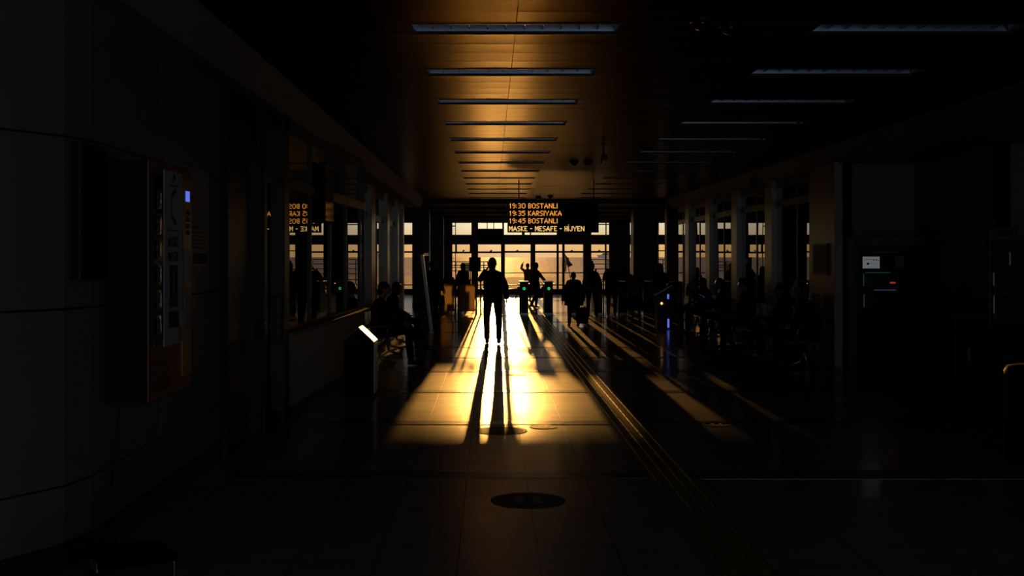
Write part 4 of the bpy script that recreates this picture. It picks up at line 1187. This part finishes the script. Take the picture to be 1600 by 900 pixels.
def person(lab, X, Y, yaw=0.0, H=1.72, base=STAND, J=None, top=('c_black', .86, 0.0, .022), bottom=('trousers', 'c_black'), hair=('short', 'hair'),
           head_yaw=0.0, head_pitch=0.0, toes=None, stout=0.0, curl=0.35, sleeve=True, group=None):
    s = H / 1.72
    P = {k: Vector(v) for k, v in base.items()}
    for k, v in (J or {}).items(): P[k] = Vector(v)
    P = {k: v * s for k, v in P.items()}
    root = thing('person', lab, 'person', (X, Y, 0), yaw, group)
    side = (P['shR'] - P['shL']).normalized()
    hs = (P['hiR'] - P['hiL']).normalized()
    k = s * (1 + stout)
    # ---- body
    b = MB()
    b.loft([P['pelvis'] + (P['pelvis'] - P['waist']).normalized() * .10 * s, P['pelvis'], P['waist'], P['chest'], P['chest'].lerp(P['neck'], .65), P['neck']],
           [(.10 * k, .09 * k), (.155 * k, .11 * k), (.135 * k, .10 * k), (.16 * k, .115 * k), (.13 * k, .085 * k), (.055 * s, .055 * s)], 16, side)
    b.loft([P['neck'] - (P['head'] - P['neck']) * .25, P['neck'].lerp(P['head'], .3), P['neck'].lerp(P['head'], .75)], [.062 * s, .055 * s, .055 * s], 12, side)
    for q in 'LR':
        b.loft([P['chest'].lerp(P['sh' + q], .6), P['sh' + q], P['sh' + q].lerp(P['el' + q], .45), P['el' + q], P['el' + q].lerp(P['wr' + q], .4), P['wr' + q]],
               [.05 * k, .050 * k, .046 * s, .040 * s, .040 * s, .026 * s], 10, side)
        b.loft([P['pelvis'].lerp(P['hi' + q], .7), P['hi' + q], P['hi' + q].lerp(P['kn' + q], .45), P['kn' + q], P['kn' + q].lerp(P['an' + q], .35), P['an' + q]],
               [.085 * k, .088 * k, .074 * k, .054 * s, .055 * s, .036 * s], 12, hs)
        b.ball(P['kn' + q], .052 * s, 12, 8); b.ball(P['el' + q], .04 * s, 10, 8)
        # foot
        fw = Vector((0, 1, 0)) if not toes or q not in toes else Vector(toes[q]).normalized()
        an = P['an' + q]
        heel = an - fw * .045 * s + Vector((0, 0, -.05 * s))
        b.loft([heel, heel + fw * .10 * s + Vector((0, 0, .0)), heel + fw * .19 * s - Vector((0, 0, .012 * s)), heel + fw * .235 * s - Vector((0, 0, .018 * s))], [(.034 * s, .034 * s), (.04 * s, .034 * s), (.043 * s, .02 * s), (.03 * s, .012 * s)], 10, fw.cross(Vector((0, 0, 1))))
        b.loft([an + Vector((0, 0, .02 * s)), heel + fw * .05 * s], [.036 * s, .034 * s], 10, hs)
        # hand: palm, four fingers of their own lengths, thumb off the side of the palm
        d = (P['wr' + q] - P['el' + q]).normalized()
        inward = Vector((1 if q == 'L' else -1, 0, 0))
        nrm = inward - d * inward.dot(d)
        if nrm.length < .1: nrm = Vector((0, -1, 0)) - d * Vector((0, -1, 0)).dot(d)
        nrm.normalize()
        th = d.cross(nrm) if q == 'R' else nrm.cross(d)
        wr = P['wr' + q]
        b.loft([wr - d * .01, wr + d * .03 * s, wr + d * .088 * s], [(.026 * s, .019 * s), (.036 * s, .016 * s), (.040 * s, .013 * s)], 10, th)
        for i, L in enumerate((.066, .074, .079, .070)):
            o_ = (-.031 + .0207 * i) * s
            p0 = wr + d * .082 * s + th * o_
            dirv = (d + th * (o_ * 4.0)).normalized()
            pts = [p0]; cur = p0; a = 0.0
            for seg in (.42, .33, .25):
                a += curl * (1.0 if i < 3 else .8)
                v = dirv * math.cos(a) + nrm * math.sin(a)
                cur = cur + v * L * s * seg
                pts.append(cur)
            b.loft(pts, [.0092 * s, .0088 * s, .008 * s, .0066 * s], 8, th)
        p0 = wr + d * .026 * s + th * .026 * s
        p1 = p0 + (d * .55 + th * .75 + nrm * .25).normalized() * .040 * s
        p2 = p1 + (d * .9 + th * .25 + nrm * .35).normalized() * .030 * s
        b.loft([p0, p1, p2], [.0125 * s, .0105 * s, .008 * s], 8, nrm)
    # head with a face
    RH = Matrix.Rotation(head_yaw, 3, 'Z') @ Matrix.Rotation(head_pitch, 3, 'X')
    def face(d, p):
        x, y, z = p
        if d.z < -.1:
            kx = 1 - .30 * min(1, (-d.z - .1) / .9); x *= kx
            if y > 0: y *= 1 - .06 * min(1, -d.z)
            else: y *= 1 - .35 * min(1, (-d.z - .1) / .9)
        g = lambda cx, cz, w: math.exp(-(((d.x - cx) ** 2 + (d.z - cz) ** 2) / (w * w))) if d.y > 0 else 0
        y += .022 * g(0, -.18, .15) + .010 * g(0, .02, .12) - .010 * g(.36, .06, .17) - .010 * g(-.36, .06, .17)
        y += .006 * g(0, -.52, .14) + .008 * g(0, -.80, .2) - .004 * g(0, -.64, .06) + .006 * g(.3, .22, .2) + .006 * g(-.3, .22, .2)
        return Vector((x, y, z)) * s
    b.ball(P['head'], (.076, .096, .118), 28, 20, face, RH)
    for e in (-1, 1): b.ball(P['head'] + RH @ Vector((e * .078, -.008, -.005)) * s, (.011 * s, .022 * s, .034 * s), 10, 8, None, RH)
    union('body', b, .0068 * s, 'skin', root, 2)
    # ---- top
    tm, hem, flare, ex = top
    t = MB()
    hemz = Vector((P['pelvis'].x, P['pelvis'].y, hem * s))
    ps, rs = [], []
    if hem < P['pelvis'].z / s - .02:
        ps.append(hemz); rs.append(((.165 + ex + flare) * k, (.118 + ex + flare * .8) * k))
        ps.append(P['pelvis']); rs.append(((.160 + ex + flare * .4) * k, (.116 + ex + flare * .3) * k))
    else:
        ps.append(P['waist'] + (P['pelvis'] - P['waist']) * 0.9); rs.append(((.155 + ex) * k, (.112 + ex) * k))
    ps += [P['waist'], P['chest'], P['chest'].lerp(P['neck'], .55), P['neck'] - (P['neck'] - P['chest']).normalized() * .012 * s]
    rs += [((.142 + ex) * k, (.106 + ex) * k), ((.165 + ex) * k, (.118 + ex) * k), ((.145 + ex) * k, (.095 + ex) * k), ((.062 + ex * .5) * s, (.062 + ex * .5) * s)]
    t.loft(ps, rs, 20, side)
    for q in 'LR':
        w = P['wr' + q] if sleeve else P['el' + q]
        t.loft([P['chest'].lerp(P['sh' + q], .55), P['sh' + q], P['sh' + q].lerp(P['el' + q], .5), P['el' + q], P['el' + q].lerp(w, .5), w],
               [(.052 + ex * .5) * k, (.050 + ex * .5) * k, (.050 + ex * .6) * s, (.046 + ex * .5) * s, (.043 + ex * .5) * s, (.034 + ex * .6) * s], 12, side)
        t.loft([P['neck'] - (P['neck'] - P['chest']) * .10, P['neck'].lerp(P['sh' + q], .5) - (P['neck'] - P['chest']).normalized() * .012 * s, P['sh' + q]], [(.05 + ex * .4) * s, (.05 + ex * .4) * k, (.050 + ex * .45) * k], 12, (0, 1, 0))
    union('jacket', t, .011 * s, tm, root, 3)
    # ---- bottom
    if bottom[0] == 'trousers':
        t = MB()
        t.loft([P['pelvis'] - (P['waist'] - P['pelvis']) * .55, P['pelvis'], P['pelvis'].lerp(P['waist'], .95)], [(.125 * k, .11 * k), (.176 * k, .132 * k), (.156 * k, .118 * k)], 16, side)
        for q in 'LR':
            t.loft([P['pelvis'].lerp(P['hi' + q], .7), P['hi' + q], P['hi' + q].lerp(P['kn' + q], .5), P['kn' + q], P['kn' + q].lerp(P['an' + q], .5), P['an' + q] + (P['kn' + q] - P['an' + q]).normalized() * .01],
                   [.092 * k, .096 * k, .084 * k, .068 * s, .062 * s, .056 * s], 14, hs)
        union('trousers', t, .011 * s, bottom[1], root, 3)
    else:
        _, m_, hz, fl_ = bottom
        t = MB()
        c = P['pelvis']
        t.loft([Vector((c.x, c.y, hz * s)), Vector((c.x, c.y, (hz + .02) * s)), Vector((c.x, c.y, (hz * .55 + .93 * .45) * s)), c, P['waist']], [((.16 + fl_) * k, (.13 + fl_) * k), ((.165 + fl_) * k, (.135 + fl_) * k), ((.165 + fl_ * .6) * k, (.125 + fl_ * .5) * k), (.168 * k, .124 * k), (.145 * k, .11 * k)], 20, side)
        union('skirt', t, .011 * s, m_, root, 3)
    # ---- shoes
    for q in 'LR':
        t = MB()
        fw = Vector((0, 1, 0)) if not toes or q not in toes else Vector(toes[q]).normalized()
        an = P['an' + q]
        heel = an - fw * .055 * s + Vector((0, 0, -.045 * s))
        up = Vector((0, 0, 1))
        sd = fw.cross(up)
        t.loft([heel, heel + fw * .11 * s, heel + fw * .20 * s - up * .012 * s, heel + fw * .262 * s - up * .02 * s], [(.037 * s, .038 * s), (.044 * s, .038 * s), (.048 * s, .026 * s), (.034 * s, .016 * s)], 12, sd)
        t.loft([an + up * .035 * s, heel + fw * .055 * s], [.043 * s, .040 * s], 12, sd)
        union('shoe', t, .009 * s, 'leather', root, 2)
    # ---- hair / headwear
    st, hm = hair
    t = MB()
    C = P['head']
    def hp(x, y, z): return C + RH @ (Vector((x, y, z)) * s)
    if st != 'bald':
        t.ball(hp(0, -.016, .026), (.086 * s, .098 * s, .104 * s), 22, 14, None, RH)
    if st == 'short': t.ball(hp(0, -.045, -.03), (.072 * s, .06 * s, .075 * s), 16, 10, None, RH)
    if st in ('long', 'hood_long'):
        t.loft([hp(0, -.04, .05), hp(0, -.06, -.06), P['neck'] + Vector((0, -.085, .02)) * s, P['neck'].lerp(P['chest'], .55) + Vector((0, -.115, 0)) * s], [(.088 * s, .075 * s), (.098 * s, .07 * s), (.105 * s, .05 * s), (.075 * s, .025 * s)], 16, side)
    if st == 'bun':
        t.ball(hp(0, -.05, -.03), (.07 * s, .055 * s, .07 * s), 16, 10, None, RH)
        t.ball(hp(0, -.03, .145), (.046 * s, .046 * s, .04 * s), 14, 10, None, RH)
    if st == 'bob':
        t.loft([hp(0, -.02, .06), hp(0, -.03, -.05), hp(0, -.035, -.14)], [(.09 * s, .09 * s), (.105 * s, .085 * s), (.098 * s, .07 * s)], 16, side)
    if st in ('hood', 'scarf'):
        t.ball(hp(0, -.012, .02), (.098 * s, .104 * s, .122 * s), 22, 14, None, RH)
        t.loft([hp(0, -.03, -.04), hp(0, -.03, -.14), P['neck'] + Vector((0, -.01, -.03)) * s], [(.092 * s, .075 * s), (.085 * s, .08 * s), (.14 * s, .10 * s)], 16, side)
    if st == 'cap':
        t.loft([hp(0, 0, .045), hp(0, -.005, .09), hp(0, -.005, .125)], [(.094 * s, .108 * s), (.096 * s, .11 * s), (.085 * s, .095 * s)], 18, side)
        t.loft([hp(0, .06, .055), hp(0, .15, .04)], [(.075 * s, .01 * s), (.05 * s, .006 * s)], 12, side)
    nm = {'cap': 'cap', 'hood': 'hood', 'scarf': 'head_scarf'}.get(st, 'hair')
    union(nm, t, .0085 * s, hm, root, 2)
    return root, P

def place(root, v):
    """a point of the person's own space in the hall"""
    return Matrix.Translation(root.location) @ Matrix.Rotation(root.rotation_euler[2], 4, 'Z') @ Vector(v)

def phone(lab, loc, rot=(0, 0, 0), lit=False):
    t = thing('mobile_phone', lab, 'phone', loc)
    t.rotation_euler = rot
    MB().box(-.036, .036, -.005, .005, -.075, .075).build('casing', 'black', t, bevel=.004)
    MB().box(-.033, .033, -.0065, -.005, -.070, .070).build('screen', 'blue_led' if lit else 'glossy_black', t)
    return t

# the caller in the middle of the aisle
Y = 23.3
A, PA = person('tall person in a long dark jacket walking away, phone held to the ear', gx(770, Y), Y, 0, 1.735,
      J=dict(elL=(-.262, .16, 1.275), wrL=(-.135, .10, 1.475), shL=(-.168, .01, 1.385), shR=(.165, 0, 1.375), elR=(.265, -.03, 1.13), wrR=(.275, .02, .90), neck=(0, 0, 1.465), head=(-.01, .03, 1.605),
             knL=(-.125, .06, .50), anL=(-.115, .10, .085), knR=(.12, -.01, .50), anR=(.12, -.12, .095)),
      top=('c_black', .86, .012, .030), bottom=('trousers', 'c_dark'), hair=('short', 'hair'), head_yaw=R(8))
phone('black phone pressed to the ear of the tall caller', place(A, Vector((-.098, .055, 1.60))), (R(-15), 0, R(80)))

Y = 39.6
B, PB = person('slim person in a long coat stepping through the turnstile gap', gx(836, Y), Y, R(-50), 1.56,
      J=dict(neck=(0, .02, 1.45), head=(0, .06, 1.60), elR=(.20, .16, 1.18), wrR=(.16, .37, 1.03), elL=(-.22, .05, 1.13), wrL=(-.2, .22, .98), knL=(-.1, .18, .50), anL=(-.10, .14, .09), knR=(.1, -.05, .48), anR=(.1, -.30, .14)),
      top=('c_dark', .50, .05, .03), bottom=('trousers', 'c_black'), hair=('hood', 'c_black'))
Y = 40.0
t = thing('handbag', 'dark handbag carried low by the person at the turnstile gap', 'bag', (gx(844.5, Y), Y, .34))
MB().loft([(0, 0, 0), (0, 0, .04), (0, 0, .26), (0, 0, .30)], [(.15, .06), (.17, .08), (.15, .07), (.12, .04)], 14).build('pouch', 'leather', t, smooth=True)
MB().loft([(-.10, 0, .28), (-.08, 0, .48), (0, 0, .56), (.08, 0, .48), (.10, 0, .28)], .010, 8, side=(0, 1, 0)).build('strap', 'leather', t, smooth=True)

Y = 46.5
person('person in pale clothes with one arm raised beyond the turnstiles', gx(824.5, Y), Y, R(20), 1.50,
      J=dict(elL=(-.30, .05, 1.50), wrL=(-.22, .08, 1.70)), top=('c_pale', .80, .0, .025), bottom=('trousers', 'c_brown'), hair=('short', 'hair_brown'))

Y = 29.2
C, PC = person('short stout person in a dark padded coat carrying a bag', gx(896.5, Y), Y, R(6), 1.385, stout=.32,
      J=dict(neck=(0, .03, 1.44), head=(.0, .07, 1.585), elL=(-.30, -.02, 1.08), wrL=(-.35, .03, .80), elR=(.29, -.02, 1.08), wrR=(.31, .03, .80), anL=(-.14, .02, .085), anR=(.13, -.08, .085), knL=(-.12, .03, .48), knR=(.12, .0, .48)),
      top=('c_black', .66, .03, .034), bottom=('trousers', 'c_black'), hair=('short', 'hair'))
Y = 29.6
t = thing('shopping_bag', 'bulging dark cloth bag hanging beside the stout person', 'bag', (gx(910.5, Y), Y, .05))
MB().loft([(0, 0, 0), (0, 0, .03), (0, 0, .20), (0, 0, .36), (0, 0, .42)], [(.10, .09), (.14, .11), (.16, .13), (.11, .08), (.05, .03)], 16).build('sack', 'c_dark', t, smooth=True)
MB().loft([(-.05, 0, .40), (-.02, 0, .50), (.0, 0, .56)], .012, 8, side=(0, 1, 0)).build('handle', 'alu', t, smooth=True)

Y = 33.5
D, PD = person('person in a grey sweater with hair in a bun and a black backpack', gx(925, Y), Y, R(4), 1.585,
      J=dict(elL=(-.255, -.02, 1.13), wrL=(-.25, .08, .92), elR=(.25, -.03, 1.13), wrR=(.255, .03, .90), anL=(-.13, .0, .085), anR=(.14, .0, .085), knL=(-.11, .02, .5), knR=(.12, .02, .5)),
      top=('c_grey', .84, .0, .030), bottom=('trousers', 'c_black'), hair=('bun', 'hair'))
t = thing('backpack', 'black backpack worn over the grey sweater', 'backpack', place(D, Vector((0, -.20, .92))), R(4))
MB().loft([(0, 0, 0), (0, -.01, .04), (0, -.02, .22), (0, 0, .38), (0, .02, .43)], [(.12, .06), (.145, .085), (.15, .09), (.125, .07), (.06, .03)], 18, power=.8).build('main_pouch', 'leather', t, smooth=True)
MB().loft([(0, -.09, .05), (0, -.10, .13), (0, -.09, .21)], [(.09, .02), (.10, .035), (.085, .02)], 14).build('front_pocket', 'c_black', t, smooth=True)
for s_ in (-1, 1):
    MB().loft([(s_ * .09, .04, .38), (s_ * .105, .10, .50), (s_ * .11, .20, .49), (s_ * .12, .34, .36), (s_ * .13, .30, .16), (s_ * .13, .06, .06)], [(.02, .007)] * 6, 8).build('strap', 'c_black', t, smooth=True)

Y = 34.3
person('person in a dark coat standing with folded arms', gx(956, Y), Y, R(-8), 1.66, stout=.06,
      J=dict(elL=(-.255, .06, 1.14), wrL=(.02, .22, 1.17), elR=(.29, .05, 1.17), wrR=(-.02, .21, 1.20), anL=(-.11, .0, .085), anR=(.10, .0, .085)),
      top=('c_black', .62, .01, .030), bottom=('trousers', 'c_black'), hair=('short', 'hair'))

Y = 30.9
Fp, PF = person('person in a grey hooded top and flared dark skirt', gx(994, Y), Y, R(12), 1.50,
      J=dict(elL=(-.27, .02, 1.10), wrL=(-.29, .08, .88), elR=(.25, .06, 1.12), wrR=(.21, .25, 1.02), anL=(-.10, .03, .085), anR=(.10, -.05, .085)),
      top=('c_grey', .84, .0, .032), bottom=('skirt', 'c_black', .36, .10), hair=('long', 'hair'))
t = thing('shoulder_bag', 'large black shoulder bag at the hip of the person in the flared skirt', 'bag', place(Fp, Vector((-.32, .02, .36))), R(12))
MB().loft([(0, 0, 0), (0, 0, .03), (0, 0, .30), (0, 0, .34)], [(.20, .08), (.23, .10), (.17, .08), (.14, .05)], 16, side=(.8, .6, 0)).build('pouch', 'leather', t, smooth=True)
MB().loft([(-.10, -.08, .32), (.0, -.02, .66), (.10, .02, .90), (.13, .06, .70), (.08, .10, .34)], .012, 8, side=(0, 1, 0)).build('strap', 'leather', t, smooth=True)
Y = 37.6
person('person in black half hidden behind the grey hooded top', gx(981, Y), Y, R(-20), 1.42, J=dict(elR=(.2, .15, 1.2), wrR=(.1, .3, 1.2)), hair=('bob', 'hair'))

Y = 30.3
G, PG = person('person with long dark hair raising a phone to take a picture', gx(1031, Y), Y, R(5), 1.60,
      J=dict(elL=(-.23, .20, 1.36), wrL=(-.10, .30, 1.56), elR=(.25, .20, 1.20), wrR=(.10, .33, 1.45), head=(0, .02, 1.595)),
      top=('c_black', .56, .05, .032), bottom=('trousers', 'c_black'), hair=('long', 'hair'), head_pitch=R(4))
phone('black phone held up by the person with long dark hair', place(G, Vector((-.02, .39, 1.62))), (0, 0, R(5)))

Y = 30.0
Hh, PH = person('person in a dark coat standing just past the leaning board', gx(676, Y), Y, R(-35), 1.66, stout=.08,
      J=dict(elL=(-.25, .02, 1.12), wrL=(-.24, .12, .90), elR=(.24, .04, 1.12), wrR=(.22, .17, .93)),
      top=('c_black', .54, .04, .034), bottom=('trousers', 'c_black'), hair=('short', 'hair'), head_yaw=R(-15))
t = thing('ring_handle_bag', 'small dark bag with a round handle beside the coat wearer by the board', 'bag', (gx(688, 29.8), 29.8, .52))
MB().loft([(0, 0, 0), (0, 0, .03), (0, 0, .22), (0, 0, .25)], [(.10, .05), (.12, .06), (.11, .055), (.08, .03)], 14).build('pouch', 'leather', t, smooth=True)
MB().loft([(.10 * math.cos(a) + .03, 0, .34 + .11 * math.sin(a)) for a in [R(k * 30) for k in range(13)]], .009, 8, side=(0, 1, 0)).build('handle', 'leather', t, smooth=True)

Y = 38.2
person('person in a dark hooded coat standing just behind the frosted panels', gx(723.5, Y), Y, R(25), 1.54, top=('c_black', .50, .05, .04), hair=('hood', 'c_black'),
      J=dict(elR=(.22, .12, 1.12), wrR=(.15, .30, 1.02)))
def seat_bench(lab, x, y, rz, n, group):
    """a beam bench; seats face local +Y"""
    t = thing('waiting_bench', lab, 'bench', (x, y, 0), rz, group)
    w = n * .56
    MB().box(-w / 2, w / 2, -.04, .04, .33, .40).build('beam', 'bench', t, bevel=.006)
    for i in range(n):
        c = -w / 2 + .28 + i * .56
        MB().prism([(-.20, .45), (-.19, .425), (.20, .435), (.245, .415), (.25, .43), (.22, .455), (-.10, .443)], 'x', c - .25, c + .25).build('seat', 'bench', t, bevel=.004)
        MB().prism([(-.20, .46), (-.175, .455), (-.245, .86), (-.27, .87), (-.275, .85)], 'x', c - .25, c + .25).build('backrest', 'bench', t, bevel=.004)
        MB().box(c - .02, c + .02, -.21, .1, .39, .43).build('bracket', 'bench', t)
    for i in range(n + 1):
        c = -w / 2 + i * .56
        MB().loft([(c, -.22, .62), (c, .16, .64), (c, .20, .60), (c, .18, .42)], [(.022, .011)] * 4, 8).build('armrest', 'steel', t, smooth=True)
    for s_ in (-1, 1):
        c = s_ * (w / 2 - .35)
        MB().loft([(c, -.26, .015), (c, -.04, .10), (c, 0, .34)], [.02, .026, .026], 8).loft([(c, .30, .015), (c, .06, .10), (c, 0, .34)], [.02, .026, .026], 8).build('leg', 'steel', t, smooth=True)
    return t
benches = []
bl = ['dark metal waiting bench beside the end pier', 'dark metal waiting bench second along the shop glazing', 'dark metal waiting bench in the middle of the shop glazing row', 'dark metal waiting bench by the slanted ticket kiosk']
XB = 4.95
for i, y in enumerate((19.0, 21.6, 24.2, 26.8)):
    o = seat_bench(bl[0], 0, 0, 0, 4, 'waiting benches along the shop glazing') if i == 0 else copy_tree(benches[0])
    o.location = (XB, y, 0); o.rotation_euler = (0, 0, R(90))
    o['label'] = bl[i]
    benches.append(o)
o = copy_tree(benches[0]); o.location = (-1.86, 19.6, 0); o.rotation_euler = (0, 0, R(-90))
o['label'] = 'dark metal waiting bench just past the ticket booth'; o['group'] = 'waiting benches on the ticket side'
o = copy_tree(o); o.location = (-1.95, 22.4, 0); o['label'] = 'dark metal waiting bench under the recessed glazing, nearer the leaning board'
o = copy_tree(o); o.location = (-1.9, 45.0, 0); o.rotation_euler = (0, 0, R(20)); o['label'] = 'dark waiting bench in the lobby behind the frosted panels'

# seated figures: shop side, facing across the hall
XS = XB
def sit(lab, y, x=XS, yaw=90, **k):
    return person(lab, x, y, R(yaw), k.pop('H', 1.70), base=SIT, **k)
sit('seated person with hair tied up, hand raised to the face, next to the ticket kiosk', 27.6, x=XS - .0, H=1.62, J=dict(elR=(.20, .22, .92), wrR=(.08, .22, 1.10)), hair=('bun', 'hair'), top=('c_dark', .6, 0, .026))
s2, p2 = sit('seated person in a dark jacket looking down at a glowing phone', 24.5, J=dict(elR=(.2, .12, .78), wrR=(.06, .36, .88), elL=(-.2, .12, .78), wrL=(-.06, .36, .86), head=(0, .09, 1.20)), top=('c_navy', .6, 0, .026), head_pitch=R(-15))
phone('blue glowing phone held by the seated person in the dark jacket', place(s2, Vector((0, .46, .92))), (R(-55), 0, R(90)), True)
sit('seated person wearing a flat dark cap', 21.9, x=XS - .08, H=1.75, stout=.12, hair=('cap', 'c_black'), J=dict(knL=(-.13, .42, .52), anL=(-.16, .30, .09)))
sit('seated person with long hair and a low light on the face', 19.5, H=1.68, hair=('long', 'hair_brown'), top=('c_black', .6, 0, .028), J=dict(knR=(.06, .45, .60), anR=(-.10, .62, .28), wrL=(-.05, .30, .66), wrR=(.05, .32, .68)))
sit('seated person with a rounded bob of hair beside the end pier', 18.2, x=XS + .02, H=1.74, hair=('bob', 'hair'), top=('c_dark', .6, 0, .034), stout=.08)
t = thing('plastic_bag', 'knotted pale plastic bag on the bench between two seated figures', 'bag', (4.93, 22.7, .452))
MB().loft([(0, 0, 0), (0, 0, .03), (.0, 0, .12), (.01, 0, .20), (.02, 0, .235), (.03, 0, .32)], [(.10, .09), (.145, .13), (.15, .13), (.08, .07), (.02, .02), (.05, .015)], 16).build('sack', 'bag_white', t, smooth=True)
s1, p1 = sit('seated person in a dark coat with a phone, by the kiosk lamp', 26.5, H=1.66, J=dict(elL=(-.2, .12, .80), wrL=(-.06, .34, .92), head=(0, .09, 1.205)), hair=('short', 'hair'), head_pitch=R(-12))

# seated figures on the ticket side, legs crossed, facing across the aisle
person('seated person in dark maroon clothes with legs crossed, past the gabled bin', -1.80, 18.75, R(-90), 1.74, base=SIT, top=('c_maroon', .6, 0, .026), bottom=('trousers', 'c_maroon'), hair=('short', 'hair'),
       J=dict(chest=(0, -.01, .90), knL=(-.08, .46, .60), anL=(.05, .62, .34), knR=(.11, .45, .54), anR=(.10, .50, .09), elL=(-.22, .12, .76), wrL=(-.06, .36, .66), elR=(.22, .12, .76), wrR=(.05, .36, .68), head=(0, .07, 1.215)), toes={'L': (.0, .95, -.15), 'R': (0, 1, 0)})
person('seated person in a dark top leaning forward, farther along the ticket side bench', -1.90, 22.2, R(-95), 1.66, base=SIT, top=('c_black', .6, 0, .026), hair=('bob', 'hair_brown'),
       J=dict(knL=(-.1, .50, .54), anL=(-.1, .58, .09), knR=(.1, .50, .54), anR=(.1, .52, .09), head=(0, .10, 1.20), neck=(0, .05, 1.065)))
person('seated figure with dark hair in the lobby behind the frosted panels', -1.637, 45.1, R(20), 1.62, base=SIT, hair=('short', 'hair'))
